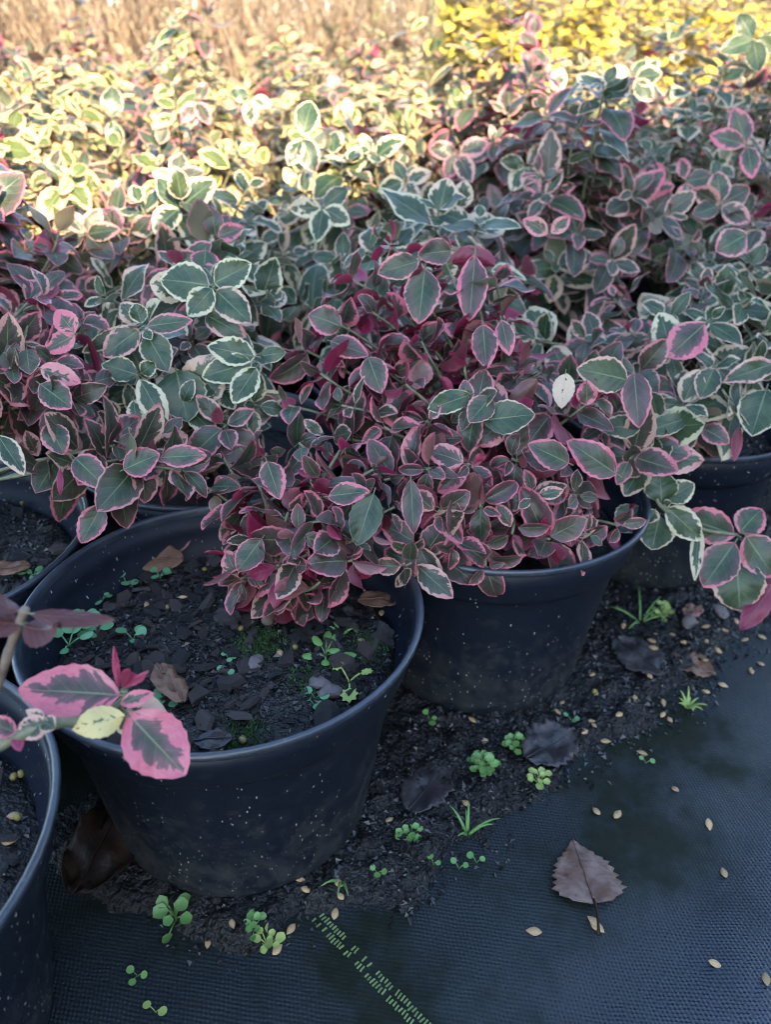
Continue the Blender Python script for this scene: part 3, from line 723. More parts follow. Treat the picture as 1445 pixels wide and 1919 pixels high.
for i, (b, t2, d, wd, kw) in enumerate([
    ((1377, 1002), (1274, 966), .60, 66, dict(pink=.85, marg=.20)), ((1376, 1018), (1318, 1100), .595, 72, dict(pink=.8, marg=.14, bronze=.15)),
    ((1386, 998), (1428, 952), .605, 56, dict(pink=.8, marg=.2)), ((1398, 1004), (1452, 1082), .60, 72, dict(pink=.8, marg=.2)),
    ((1380, 1045), (1388, 1148), .605, 96, dict(pink=.4, marg=.12)), ((1450, 1095), (1388, 1182), .60, 44, dict(pink=.9, marg=.1, bronze=.8, flip=True)),
    ((1240, 940), (1237, 882), .585, 62, dict(pink=.05, marg=.06)), ((1248, 938), (1302, 905), .585, 46, dict(pink=.05, marg=.16)),
    ((1250, 952), (1318, 1012), .585, 54, dict(pink=.1, marg=.2)), ((1236, 968), (1222, 1030), .592, 66, dict(pink=.2, marg=.1)),
    ((1228, 955), (1214, 980), .58, 30, dict(pink=.3, marg=.3)), ((1245, 945), (1258, 940), .578, 16, dict(pink=.2, marg=.2)), ((1200, 950), (1160, 995), .595, 60, dict(pink=.1, marg=.08)),
    ((1220, 855), (1324, 862), .58, 62, dict(pink=.5, marg=.26)), ((1205, 855), (1160, 888), .58, 56, dict(pink=.5, marg=.08)),
    ((1208, 862), (1170, 930), .578, 58, dict(pink=.3, marg=.2)), ((1212, 848), (1222, 815), .585, 50, dict(pink=.2, marg=.06)),
    ((1322, 606), (1250, 672), .62, 68, dict(pink=.95, marg=.3, bronze=.5)), ((1436, 730), (1408, 818), .61, 78, dict(pink=.1, marg=.12)),
    ((1452, 680), (1355, 716), .61, 46, dict(pink=.5, marg=.2)), ((1338, 690), (1312, 748), .62, 48, dict(pink=.4, marg=.16)),
    ((1292, 782), (1202, 812), .57, 40, dict(pink=.3, marg=.06)), ((1200, 800), (1122, 800), .56, 46, dict(pink=.3, marg=.12)),
    ((1310, 985), (1302, 1088), .59, 24, dict(pink=.1, marg=.4)), ((1410, 1010), (1440, 1120), .62, 60, dict(pink=.9, marg=.2, bronze=.9, flip=True)),
    ((1375, 860), (1372, 868), .66, 12, dict(pink=.9, marg=.2, bronze=.9)), ((1385, 800), (1376, 866), .62, 20, dict(pink=.8, marg=.2, bronze=.6, flip=True)),
    ((1400, 440), (1345, 470), .70, 58, dict(pink=.7, marg=.16))]):
    hero(tF, 'mixed', b, t2, d, d - .004, wd, .82, seed=100 + i, **{**dict(bronze=.0), **kw})
hero_stem(tF, [(1330, 830, .70), (1260, 840, .62), (1213, 855, .582), (1225, 905, .588), (1240, 950, .585), (1310, 990, .592), (1380, 1002, .60)], .002, .0014)

# E: left neighbour of A, and the plant behind it
tE, sE = potted('potted_shrub', E_, 'sparse potted shrub with bare soil showing, beside the half bare pot', group='pots of the second row', soil_detail=170, seed=3.0, soilz=.138)
ext = [tip(u, v, d) for u, v, d in [(40, 640, .50), (100, 680, .50), (20, 690, .49), (150, 610, .53), (215, 835, .49), (130, 750, .50), (270, 850, .485), (340, 880, .48), (60, 560, .54), (-40, 620, .5), (170, 720, .51), (300, 820, .50), (100, 560, .55), (60, 720, .50)]]
lv = shrub(tE, 'mixed', 0, .1, .1, 0, 47, base=(-.02, .06), droop=.05, leaf_from=.62, extra_tips=ext, size=.034, styles2=[('red', .5)])
add_foliage(tE, lv, 120, tE.location)
for i, (b, t2, d, wd, kw) in enumerate([((192, 945), (152, 1018), .47, 52, dict(pink=.85, marg=.14)), ((118, 575), (30, 905), .42, 30, dict(pink=.2, marg=.3)) if False else ((-5, 815), (46, 890), .44, 42, dict(pink=.25, marg=.25)),
    ((112, 878), (113, 930), .47, 12, dict(pink=1, marg=.2, flip=True)), ((140, 858), (198, 912), .472, 56, dict(pink=.9, marg=.16)), ((232, 880), (298, 850), .47, 56, dict(pink=.95, marg=.14)),
    ((90, 795), (120, 850), .48, 52, dict(pink=.7, marg=.16)), ((300, 858), (385, 852), .47, 42, dict(pink=.95, marg=.18)), ((75, 720), (135, 765), .48, 56, dict(pink=.75, marg=.16)),
    ((140, 625), (105, 580), .50, 44, dict(pink=.9, marg=.5)), ((140, 628), (82, 660), .50, 40, dict(pink=.9, marg=.45)), ((50, 655), (55, 700), .49, 44, dict(pink=.5, marg=.08, bronze=.4)), ((75, 690), (148, 715), .485, 42, dict(pink=.7, marg=.5))]):
    hero(tE, 'mixed', b, t2, d, d - .004, wd, .8, seed=140 + i, **{**dict(bronze=.1), **kw})
E2 = (-.151, .600)
tP, sP = potted('potted_shrub', E2, 'potted shrub with broad grey green leaves edged in cream, behind the half bare pot', group='pots of the second row', seed=4.0)
ext = [tip(u, v, d) for u, v, d in [(400, 530, .58), (270, 610, .56), (260, 700, .55), (470, 670, .56), (330, 500, .60), (200, 560, .60), (440, 470, .63), (340, 760, .54), (300, 820, .53), (410, 720, .55), (360, 640, .57), (230, 780, .54), (500, 560, .62), (160, 640, .58), (380, 440, .65), (200, 690, .57), (420, 800, .53), (480, 760, .55)]]
lv = shrub(tP, 'cream', 0, .1, .1, 0, 49, droop=.3, extra_tips=ext, size=.036, styles2=[('mixed', .45)])
add_foliage(tP, lv, 200, tP.location)
for i, (b, t2, d, wd, kw) in enumerate([
    ((392, 535), (298, 522), .55, 74, dict(pink=.05, marg=.16)), ((402, 531), (472, 494), .55, 58, dict(pink=.0, marg=.2)), ((405, 545), (470, 606), .548, 60, dict(pink=.35, marg=.16)),
    ((398, 541), (352, 592), .545, 50, dict(pink=.0, marg=.22)), ((352, 545), (280, 530), .56, 62, dict(pink=.2, marg=.3)), ((385, 590), (460, 630), .555, 50, dict(pink=.5, marg=.2)),
    ((276, 612), (360, 600), .53, 38, dict(pink=.7, marg=.18)), ((260, 618), (192, 668), .528, 54, dict(pink=.6, marg=.2)), ((274, 626), (314, 694), .528, 60, dict(pink=.3, marg=.1)),
    ((255, 613), (150, 660), .535, 34, dict(pink=.1, marg=.14)), ((266, 606), (252, 568), .53, 34, dict(pink=.1, marg=.14)), ((270, 622), (284, 634), .525, 22, dict(pink=.1, marg=.2)),
    ((256, 702), (190, 682), .525, 48, dict(pink=.05, marg=.1)), ((262, 712), (310, 795), .52, 52, dict(pink=.05, marg=.24)), ((265, 700), (292, 680), .525, 34, dict(pink=.1, marg=.2)),
    ((478, 668), (388, 650), .53, 56, dict(pink=.0, marg=.2)), ((472, 680), (376, 706), .53, 58, dict(pink=.05, marg=.12)), ((480, 690), (436, 756), .528, 52, dict(pink=.0, marg=.2)), ((488, 668), (535, 660), .535, 30, dict(pink=0, marg=.05)),
    ((330, 695), (352, 790), .54, 92, dict(pink=.0, marg=.03)), ((385, 470), (382, 510), .60, 52, dict(pink=.9, marg=.16)), ((250, 750), (258, 810), .52, 30, dict(pink=.1, marg=.3)), ((380, 495), (320, 480), .60, 36, dict(pink=.8, marg=.2)), ((220, 690), (186, 720), .53, 34, dict(pink=.5, marg=.3))]):
    hero(tP, 'cream', b, t2, d, d - .004, wd, .8, seed=180 + i, **{**dict(bronze=.0), **kw})

# ------------------------------------------------------------------ the rows behind
U_, V_ = Vector((.1745, .1625)), Vector((-.228, .066))
taken = [Vector(x) for x in (A_, B_, E_, D_, F_, E2)]
spots = []
for i in range(-14, 16):
    for j in range(0, 16):
        p = Vector(A_) + U_ * i + V_ * j
        if any((p - q).length < .16 for q in taken): continue
        p += Vector((rnd.uniform(-.012, .012), rnd.uniform(-.012, .012)))
        u, v, d = project(Vector((p.x, p.y, .30)))
        if d < .35 or d > 2.35 or u < -190 or u > 1680: continue
        if p.x * NV.x + p.y * NV.y > 2.15: continue
        spots.append((d, p, u))
spots.sort(key=lambda s_: s_[0])
PLANTS = []
for q, (d, p, u) in enumerate(spots):
    nn = p.x * NV.x + p.y * NV.y
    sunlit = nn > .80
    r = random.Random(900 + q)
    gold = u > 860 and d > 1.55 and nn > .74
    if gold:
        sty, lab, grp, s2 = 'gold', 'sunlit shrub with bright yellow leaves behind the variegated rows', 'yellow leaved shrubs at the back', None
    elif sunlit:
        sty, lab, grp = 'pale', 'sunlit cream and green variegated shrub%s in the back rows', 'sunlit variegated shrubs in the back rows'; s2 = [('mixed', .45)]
    else:
        sty = r.choice(('cream', 'cream', 'mixed') if u < 820 else ('cream', 'mixed', 'mixed'))
        lab, grp = 'shaded shrub with %s leaf edges%%s behind the front pots' % ('pale cream' if sty == 'cream' else 'pinkish'), 'shaded variegated shrubs in the middle rows'; s2 = [('cream', .3), ('mixed', .5)]
    has_tall = (not gold) and r.random() < .5
    if not gold: lab = lab % (' and one taller shoot' if has_tall else '')
    t, s_ = potted('potted_shrub', (p.x, p.y), lab, group=grp, seed=3 + q)
    hgt = r.uniform(.13, .21) + (.03 if (u > 820 and .85 < d < 1.5 and not gold) else 0) + (.29 if gold else 0) + (.06 if d > 1 and not gold else 0) + (.05 if d > 1.35 and not gold else 0)
    tall = []
    if has_tall:
        tall = [(Vector((p.x + r.uniform(-.06, .06), p.y + r.uniform(-.06, .06), RIM + hgt + r.uniform(.02, .07))), None)]
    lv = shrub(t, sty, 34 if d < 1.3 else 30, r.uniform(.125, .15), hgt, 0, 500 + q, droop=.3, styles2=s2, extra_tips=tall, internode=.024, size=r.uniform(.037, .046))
    PLANTS.append((t, p))
    add_foliage(t, lv, 150 if d < .95 else (90 if d < 1.3 else 40), t.location)

def near_plant(u, v, d):
    p = P(u, v, d); return min(PLANTS, key=lambda c: (c[1] - Vector((p.x, p.y + .03))).length)[0]
for (sty, u, v, d, angs, ln, kw) in [
    ('cream', 566, 258, .80, (-70, -115, 75), 66, {}), ('mixed', 368, 190, .88, (-60, -105, -125, 60), 46, dict(bronze=.6)), ('cream', 470, 185, .92, (-90, -20, 160), 46, {}),
    ('mixed', 858, 288, .86, (-65, -115, 20, 170), 58, {}), ('mixed', 1208, 368, .84, (20, 70, 150, -150, -90, -20), 66, dict(pink=.75)), ('mixed', 1400, 272, .78, (165, -80, 110), 72, dict(pink=.85, bronze=.2)),
    ('mixed', 1350, 385, .80, (30, 150, 200, -30, 95), 60, dict(pink=.6)), ('red', 1000, 70, 1.04, (100, 80), 46, dict(bronze=.9)), ('red', 1008, 100, 1.03, (-60, -120, 130), 48, dict(bronze=.6)), ('red', 985, 125, 1.02, (-100, -30, -150), 44, {}),
    ('cream', 1038, 175, 1.0, (70, -95, -20), 52, {}), ('cream', 1188, 148, .98, (170, 10, -50, 60), 50, {}), ('cream', 1412, 75, .92, (120, -20, 200, -80), 58, dict(marg=.05)),
    ('red', 625, 170, 1.0, (90, 0, 180, -90), 30, {}), ('cream', 985, 310, .84, (40, -120, -70, 170), 56, {}), ('red', 1055, 315, .85, (60, -150), 52, dict(bronze=.5)), ('mixed', 160, 440, .72, (10, 60, 200, -40, 130), 62, dict(pink=.5)),
    ('cream', 760, 340, .80, (200, -60, 20, 120), 52, {}), ('cream', 862, 395, .74, (-80, 80), 66, {}), ('mixed', 1285, 340, .82, (100, 10, -90), 50, {}), ('mixed', 330, 340, .80, (160, 20, -90, 80), 50, {}), ('cream', 605, 390, .72, (180, 40, -30, -100), 62, {}), ('cream', 210, 225, .98, (-80, 90), 62, dict(marg=.1)), ('cream', 1030, 440, .66, (150, 40), 50, dict(pink=.7, marg=.4)),
    ('mixed', 100, 480, .68, (90, 200, -30), 55, {}), ('red', 405, 445, .64, (100, 60, 20), 55, dict(bronze=.5))]:
    rosette(near_plant(u, v, d), sty, u, v, d, angs, ln, **kw)

# ------------------------------------------------------------------ weeds, husks, fallen leaves
def disc_leaf(mat, L=1.0, W=.5, cup=.12, n=10, notch=0):
    V, F = [(0.5, 0, -cup * .3)], []
    for i in range(n):
        a = 2 * math.pi * i / n; rr = 1 - notch * (i % 2)
        V.append((.5 - .5 * math.cos(a) * rr, W * math.sin(a) * rr, cup * .25 * (1 - math.cos(2 * a)) * .5))
    F = [(0, 1 + (i + 1) % n, 1 + i) for i in range(n)]
    return mesh('leaf', V, F, mat)
ROUND = {k: disc_leaf(M[k]) for k in ('seedling', 'bluegreen', 'lime')}
OVAL = {k: disc_leaf(M[k], W=.30, cup=-.3) for k in ('seedling', 'bluegreen', 'lime')}
CRESS = {k: disc_leaf(M[k], W=.46, cup=.45, n=10, notch=.10) for k in ('seedling', 'bluegreen', 'lime')}
LOBE = disc_leaf(M['lime'], W=.48, cup=.2, n=16, notch=.28)
def seedling(pos, name, label, kind, mat, n, size, height, seed, group, spread=1.0):
    r = random.Random(seed); t = empty(name, pos, label, 'seedling', group)
    st_parts = []
    for i in range(n):
        a = 2.4 * i + r.uniform(-.4, .4); h = height * r.uniform(.6, 1.1); rr = size * spread * (.25 + .5 * r.random()) * (1 if n < 7 else math.sqrt(i / n) * 1.9 + .3) * (.8 if kind == 'cress' else 1); h *= (1.6 - 1.3 * i / n) if kind == 'cress' else 1
        b = Vector((math.cos(a) * rr, math.sin(a) * rr, h))
        st_parts.append(tube(bez(Vector((0, 0, -.002)), Vector((0, 0, h * .6)), b * .6, b, 4), [size * .06] * 4, 4))
        d = Vector((math.cos(a), math.sin(a), r.uniform(-.1, .35)))
        mm = frame(d, Vector((r.gauss(0, .2), r.gauss(0, .2) - .25, 1))).to_4x4() @ Matrix.Scale(size * r.uniform(.75, 1.2), 4); mm.translation = b
        ob('leaf', {'round': ROUND, 'oval': OVAL, 'cress': CRESS}[kind][mat] if kind != 'lobe' else LOBE, t, mm)
    ob('stalk', mesh('stalk', *join(st_parts), M[mat]), t)
    return t
def soil_pt(tpl, sz, u, v):                         # on the soil of a pot
    o = tpl.location; return G(u, v, o.z + sz + .0)
def on_soil(tpl, u, v, seed, sz=SOILZ):
    p = G(u, v, sz)
    for _ in range(3): p = G(u, v, tpl.location.z + sz + soil_z(p.x - tpl.location.x, p.y - tpl.location.y, seed))
    return p
PG = 'round leaved seedlings on the bare soil of the pot'
for i, (u, v, n, s, h) in enumerate([(148, 1180, 13, .0075, .010), (185, 1190, 5, .007, .007), (250, 1200, 4, .0068, .005), (236, 1092, 3, .0060, .004), (192, 1124, 4, .0045, .003), (300, 1083, 4, .006, .005), (310, 1308, 5, .0055, .003), (330, 1312, 4, .0055, .003), (590, 1308, 2, .005, .003), (590, 1322, 3, .0045, .003), (420, 1262, 2, .004, .002), (428, 1236, 4, .004, .003), (740, 1190, 3, .0035, .002), (112, 1158, 2, .004, .004)]):
    seedling(on_soil(tA, u, v, 5.0), 'seedling', 'tiny round leaved seedling on the dark soil of the half bare pot' if i else 'thick clump of round leaved seedlings on the soil of the half bare pot', 'round', 'bluegreen', n, s, h, 700 + i, PG)
seedling(on_soil(tA, 610, 1228, 5.0), 'seedling', 'bright green seedling with pointed oval leaves in the middle of the bare soil', 'oval', 'seedling', 7, .0085, .005, 730, None)
seedling(on_soil(tA, 130, 1212, 5.0), 'seedling', 'seedling with pointed veined leaves beside the clump of round seedlings', 'oval', 'bluegreen', 4, .010, .007, 731, None)
seedling(on_soil(tA, 655, 1280, 5.0), 'seedling', 'pale lime seedling with scalloped leaves near the pot rim', 'lobe', 'lime', 3, .0105, .007, 732, None)
seedling(on_soil(tE, 64, 1080, 3.0, .138), 'seedling', 'small green seedling on the soil of the sparse pot', 'oval', 'bluegreen', 5, .006, .003, 733, None)
GG = 'green weed seedlings in the litter beside the pots'
for i, (u, v, n, s, mat, lab) in enumerate([(905, 1440, 12, .0085, 'seedling', 'largest green weed rosette in the litter between two pots'), (962, 1398, 7, .0080, 'seedling', 'green weed rosette beside the dark curled leaf'), (1008, 1468, 6, .0078, 'lime', 'yellow green weed at the edge of the litter, near the dark curled leaf'),
      (770, 1568, 7, .0072, 'seedling', 'small green weed standing alone in the litter near the pot wall'), (476, 1738, 6, .0070, 'seedling', 'small weed at the foot of the half bare pot'), (500, 1772, 5, .0080, 'lime', 'pale weed on the mat just past the foot of the half bare pot'),
      (330, 1722, 4, .0115, 'seedling', 'weed with rounded kidney leaves at the foot of the half bare pot'), (1240, 1155, 8, .0090, 'lime', 'yellowing weed clump beside the pot under the hanging shoot'), (706, 1635, 3, .0042, 'seedling', None), (812, 1620, 2, .0045, 'seedling', None), (860, 1628, 2, .0045, 'seedling', None), (893, 1617, 2, .0045, 'seedling', None), (292, 1896, 2, .0045, 'lime', None), (258, 1828, 3, .0042, 'seedling', None), (1070, 1350, 3, .0040, 'bluegreen', None), (805, 1350, 3, .0050, 'seedling', None), (1210, 1430, 2, .004, 'seedling', None)]):
    seedling(on_ground(u, v), 'weed_seedling', lab or 'speck of a two leaved seedling on the ground beside the pots', 'cress' if n > 3 else 'round', mat, int(n * 2.0) if n > 3 else n, s * (.72 if n > 3 else 1), s * .9, 760 + i, GG)
def tuft(pos, label, n, ln, mat, seed, spread=.8):
    r = random.Random(seed); t = empty('grass_tuft', pos, label, 'grass tuft', 'grass tufts by the pots')
    for i in range(n):
        a = r.uniform(0, 6.28); l = ln * r.uniform(.5, 1.1); d = Vector((math.cos(a) * spread, math.sin(a) * spread, 1)).normalized()
        pts = bez(Vector((0, 0, -.002)), d * l * .4, d * l * .8, d * l + Vector((math.cos(a), math.sin(a), -.7)) * l * .25, 6)
        ob('blade', mesh('blade', *tube(pts, [.0011, .0013, .0012, .0010, .0007, .0002], 4), M[mat]), t)
tuft(on_ground(876, 1562), 'small green grass tuft with curved blades in the litter', 6, .024, 'seedling', 3)
tuft(on_ground(1288, 1325), 'yellowish grass tuft at the outer edge of the litter', 12, .016, 'lime', 4)
tuft(on_ground(640, 1650), 'single thin grass sprig at the foot of the half bare pot', 3, .020, 'seedling', 5)
tuft(on_ground(1200, 1165), 'long bladed grass tuft beneath the hanging shoot', 6, .035, 'seedling', 8, 1.6)
tuft(on_soil(tA, 640, 1190, 5.0), 'tiny grass tuft on the soil of the half bare pot', 5, .010, 'seedling', 6)

def husk_mesh(r):
    V, F = [], []; k, n = 8, 7
    for i in range(n + 1):
        t = i / n; rr = .30 * math.sin(math.pi * (t * .97 + .02)) ** .8 * (1.15 - .35 * t)
        for j in range(k):
            a = 2 * math.pi * j / k; g = .72 if j == 2 and 0 < i < n else 1
            V.append((t - .5, rr * math.cos(a), rr * .55 * math.sin(a) * g + .02 * math.sin(t * 3)))
    for i in range(n):
        for j in range(k): F.append((i * k + j, (i + 1) * k + j, (i + 1) * k + (j + 1) % k, i * k + (j + 1) % k))
    return mesh('seed_husk', V, F, M['husk'])
HUSK = [husk_mesh(rnd) for _ in range(3)]
def husk(p, s=.0082, label='tan seed husk lying on the ground beside the pots', group='tan seed husks on the ground'):
    o = ob('seed_husk', rnd.choice(HUSK)); o.matrix_basis = Matrix.Translation(p + Vector((0, 0, s * .12))) @ rot_rand(rnd, .15) @ Matrix.Scale(s * rnd.uniform(.8, 1.15), 4)
    return tag(o, label, 'seed husk', group)
for u, v in [(1265, 1480), (1117, 1521), (1157, 1527), (1328, 1546), (1356, 1636), (1000, 1746), (1340, 1807), (1435, 1836)]:
    husk(on_ground(u, v), .0086, 'tan seed husk lying on the open weed mat', 'husks on the open weed mat')
for u, v in [(1113, 1728), (1119, 1738)]: husk(on_ground(u, v), .009, 'tan seed husk caught at the stalk of the birch leaf', 'husks at the birch leaf stalk')
for u, v in [(628, 1712), (634, 1655), (638, 1680), (390, 1768), (435, 1732), (545, 1742), (520, 1780), (562, 1648), (575, 1668), (730, 1537), (798, 1487), (873, 1506), (907, 1388), (983, 1358), (1045, 1335), (1053, 1318), (1115, 1300), (1160, 1340), (1135, 1390), (1195, 1330), (1243, 1318), (1255, 1350), (1242, 1340), (1113, 1360), (1095, 1372), (1108, 1352), (1168, 1174), (1222, 1202), (1224, 1215), (1150, 1198), (1283, 1205), (1322, 1175), (1358, 1182), (1323, 1203), (1345, 1220), (1322, 1238), (1395, 1200), (1428, 1195), (1335, 1262), (1355, 1285), (1323, 1297), (1408, 1258), (1425, 1245), (1233, 1248), (1217, 1268), (1230, 1190), (1203, 1412), (1260, 1190), (1300, 1165), (1380, 1165), (885, 1350), (1190, 1310), (1110, 1265)]:
    husk(on_ground(u, v), .0078)
for u, v in [(715, 1150), (678, 1203), (525, 1225), (440, 1165), (540, 1100), (345, 1120), (275, 1135)]:
    husk(on_soil(tA, u, v, 5.0), .0072, 'tan seed husk on the soil of the half bare pot', 'husks on the soil of the half bare pot')
for u, v in [(18, 1578), (28, 1530)]:
    husk(on_soil(tD, u, v, 2.0), .0075, 'tan seed husk on the soil of the pot with the leaning shoot', 'husks on the soil of the pot with the leaning shoot')
# fertiliser prills
PR = bmesh.new(); bmesh.ops.create_icosphere(PR, subdivisions=2, radius=1)
for vv in PR.verts: vv.co *= 1 + .12 * mnoise.noise(vv.co * 1.5)
PRM = bpy.data.meshes.new('fertiliser_prill'); PR.to_mesh(PRM); PRM.materials.append(M['prill'])
PRM.polygons.foreach_set('use_smooth', [True] * len(PRM.polygons))
def prill(p, s, label, group):
    o = ob('fertiliser_prill', PRM); o.matrix_basis = Matrix.Translation(p + Vector((0, 0, s * .6))) @ rot_rand(rnd, 1) @ Matrix.Diagonal((s, s * .9, s * .85, 1))
    tag(o, label, 'fertiliser prill', group)
for u, v in [(312, 1142), (384, 1070), (275, 1090), (455, 1390), (553, 1215), (412, 1408), (257, 1236), (452, 1180), (667, 1183)]:
    prill(on_soil(tA, u, v, 5.0), rnd.uniform(.0019, .0029), 'yellow fertiliser prill on the soil of the half bare pot', 'prills in the half bare pot')
for u, v in [(34, 1040), (43, 945), (80, 910)]: prill(on_soil(tE, u, v, 3.0, .138), .002, 'yellow fertiliser prill on the soil of the sparse pot', 'prills in the sparse pot')
for u, v in [(26, 1458), (40, 1453), (34, 1534)]: prill(on_soil(tD, u, v, 2.0), .0022, 'yellow fertiliser prill on the soil of the pot with the leaning shoot', 'prills in the pot with the leaning shoot')
prill(on_ground(1114, 1298), .0026, 'yellow fertiliser prill in the litter beside the speckled pot', None)

def fallen(name, pos, L_, W_, ang, mat, label, seed, tilt=.12, crumple=.10, teeth=0, stalk=0, curl=.25, shape='oval', nx=18, ny=10):
    r = random.Random(seed); V, F = [], []
    for i in range(nx + 1):
        t = i / nx
        if shape == 'birch': wd = W_ / L_ * .5 * (math.sin(math.pi * t ** .62) ** .8) * (1.12 - .25 * t)
        else: wd = W_ / L_ * .5 * math.sin(math.pi * (t * .97 + .015)) ** .62
        wd *= 1 + (teeth * (1 if i % 2 else -1)) + .16 * mnoise.noise(Vector((t * 7, seed, 0)))
        for j in range(ny + 1):
            s = -1 + 2 * j / ny; y = s * max(wd, .004)
            z = crumple * (mnoise.noise(Vector((t * 3.2, y * 6, seed * 1.7))) + .45 * mnoise.noise(Vector((t * 9, y * 14, seed * 2.7)))) + curl * (y * y) * 1.2 + .02 * abs(math.sin((t - abs(s) * .25) * 16)) * crumple * 3
            V.append((t - .5, y, z))
    n = ny + 1
    F = [(i * n + j, (i + 1) * n + j, (i + 1) * n + j + 1, i * n + j + 1) for i in range(nx) for j in range(ny)]
    nz = len(V)
    zs = [v[2] for v in V]; lo = min(zs)
    t_ = empty(name, pos, label, 'fallen leaf')
    t_.matrix_basis = Matrix.Translation(pos + Vector((0, 0, .0015))) @ Matrix.Rotation(ang, 4, 'Z') @ Matrix.Rotation(r.uniform(-tilt, tilt), 4, 'X') @ Matrix.Rotation(r.uniform(-tilt, tilt), 4, 'Y')
    V2 = [(a * L_, b * L_, (c - lo) * L_) for a, b, c in V]
    bl = ob('blade', mesh('blade', V2, F, M[mat]), t_)
    md = bl.modifiers.new('thickness', 'SOLIDIFY'); md.thickness = .0005
    mz = V2[(ny // 2)][2]
    rib = [Vector(V2[i * n + ny // 2]) + Vector((0, 0, .0006)) for i in range(0, nx + 1, 2)]
    ob('midrib', mesh('midrib', *tube(rib, [.0007 - .0005 * i / len(rib) for i in range(len(rib))], 5), M[mat]), t_)
    if stalk:
        a = Vector(V2[ny // 2]); pts = bez(a + Vector((.004, 0, .0004)), a + Vector((-.3 * stalk, 0, .002)), a + Vector((-.6 * stalk, .002, .002)), a + Vector((-stalk, .004, -.0002)), 7)
        ob('stalk', mesh('stalk', *tube(pts, [.0009] * 6 + [.0013], 6), M['rotten']), t_)
    return t_
def dirang(u0, v0, u1, v1, z=0):
    a, b = G(u0, v0, z), G(u1, v1, z); return math.atan2(b.y - a.y, b.x - a.x)
fallen('fallen_leaf', on_ground(1092, 1635), .047, .043, dirang(1103, 1690, 1068, 1580), 'birch', 'brown toothed birch leaf lying flat on the open weed mat', 2, .03, .05, .075, .020, .02, 'birch', 22)
fallen('fallen_leaf', on_ground(1292, 1247), .040, .030, dirang(1340, 1265, 1245, 1230), 'dead', 'reddish brown dead leaf lying in the litter', 4, .08, .10, .08)
fallen('fallen_leaf', on_ground(1195, 1235), .055, .040, dirang(1150, 1200, 1240, 1270), 'deadwet', 'blackened wet leaf with folds beside the reddish brown leaf', 5, .08, .09, .08)
fallen('fallen_leaf', on_ground(1028, 1405), .050, .040, dirang(985, 1430, 1065, 1380), 'deadwet', 'dark curled leaf standing up among the green weeds', 6, .15, .14, .09, 0, .35)
fallen('fallen_leaf', on_ground(1298, 1150), .020, .018, .4, 'deadred', 'small tan dead leaf under the hanging shoot', 7, .2, .2)
fallen('fallen_leaf', on_ground(800, 1480), .05, .035, 1.0, 'deadwet', 'wet black leaf flattened in the litter by the pot wall', 8, .05, .07, .08)
fallen('fallen_leaf', on_ground(205, 1600) + Vector((0, 0, .006)), .075, .045, dirang(140, 1700, 260, 1500), 'rotten', 'dark orange brown leaf fallen in the shadowed gap between two pots', 9, .1, .14, 0, 0, .2)
def soil_leaf(tpl, seed_s, u, v, L_, W_, a, mat, label, sd, sz=SOILZ, dz=.004, **kw):
    return fallen('fallen_leaf', on_soil(tpl, u, v, seed_s, sz) + Vector((0, 0, dz)), L_, W_, a, mat, label, sd, **kw)
lf = soil_leaf(tA, 5.0, 330, 1038, .040, .034, .9, 'deadred', 'russet dead leaf leaning on the inner wall of the half bare pot', 11, dz=.010, tilt=.0, crumple=.06)
lf.matrix_basis = lf.matrix_basis @ Matrix.Rotation(-.6, 4, 'Y')
lf = soil_leaf(tA, 5.0, 300, 1064, .036, .024, .0, 'dead', 'brown oval dead leaf in front of the russet one in the half bare pot', 12, dz=.006, tilt=.0, crumple=.05)
lf.matrix_basis = lf.matrix_basis @ Matrix.Rotation(.45, 4, 'X')
soil_leaf(tA, 5.0, 710, 1140, .029, .019, .2, 'dead', 'brown dead leaf on the soil near the right hand neighbour pot'.replace('right hand neighbour', 'neighbouring speckled'), 13, crumple=.1)
soil_leaf(tA, 5.0, 320, 1300, .034, .018, -.9, 'dead', 'twisted brown dead leaf on the soil behind the pink edged shoot', 14, crumple=.2)
soil_leaf(tA, 5.0, 402, 1402, .020, .012, .1, 'deadwet', 'dull grey brown leaf tucked against the near rim of the half bare pot', 15)
soil_leaf(tE, 3.0, 20, 1080, .030, .016, .2, 'dead', 'dull brown leaf on the soil of the sparse pot', 16, .138)
# larger stones and bark lying on soil
def lump(pos, s, label, sd, mat='pebble', cat='stone', name='stone'):
    r = random.Random(sd); b = bmesh.new(); bmesh.ops.create_icosphere(b, subdivisions=2, radius=1)
    for vv in b.verts: vv.co = Vector((vv.co.x, vv.co.y * .75, vv.co.z * .5)) * (1 + .35 * mnoise.noise(vv.co * 1.1 + Vector((sd, 0, 0))))
    me = bpy.data.meshes.new(name); b.to_mesh(me); me.materials.append(M[mat])
    o = ob(name, me); o.matrix_basis = Matrix.Translation(pos + Vector((0, 0, s * .3))) @ rot_rand(r, .2) @ Matrix.Scale(s, 4)
    return tag(o, label, cat)
lump(on_soil(tA, 618, 1302, 5.0), .0085, 'angular grey pink stone on the soil beside the lime seedling', 1)
lump(on_soil(tA, 600, 1285, 5.0), .0075, 'flat grey stone behind the angular one in the half bare pot', 2)
lump(on_soil(tA, 480, 1245, 5.0), .006, 'oval mauve stone in the middle of the bare soil', 3)
lump(on_soil(tA, 612, 1350, 5.0), .011, 'dark lump of bark near the rim of the half bare pot', 4, 'chip', 'bark', 'bark_lump')
lump(on_ground(1290, 1168), .008, 'rounded bluish stone under the hanging shoot', 5)
lump(on_ground(1350, 1150), .009, 'larger rounded stone under the hanging shoot', 6)
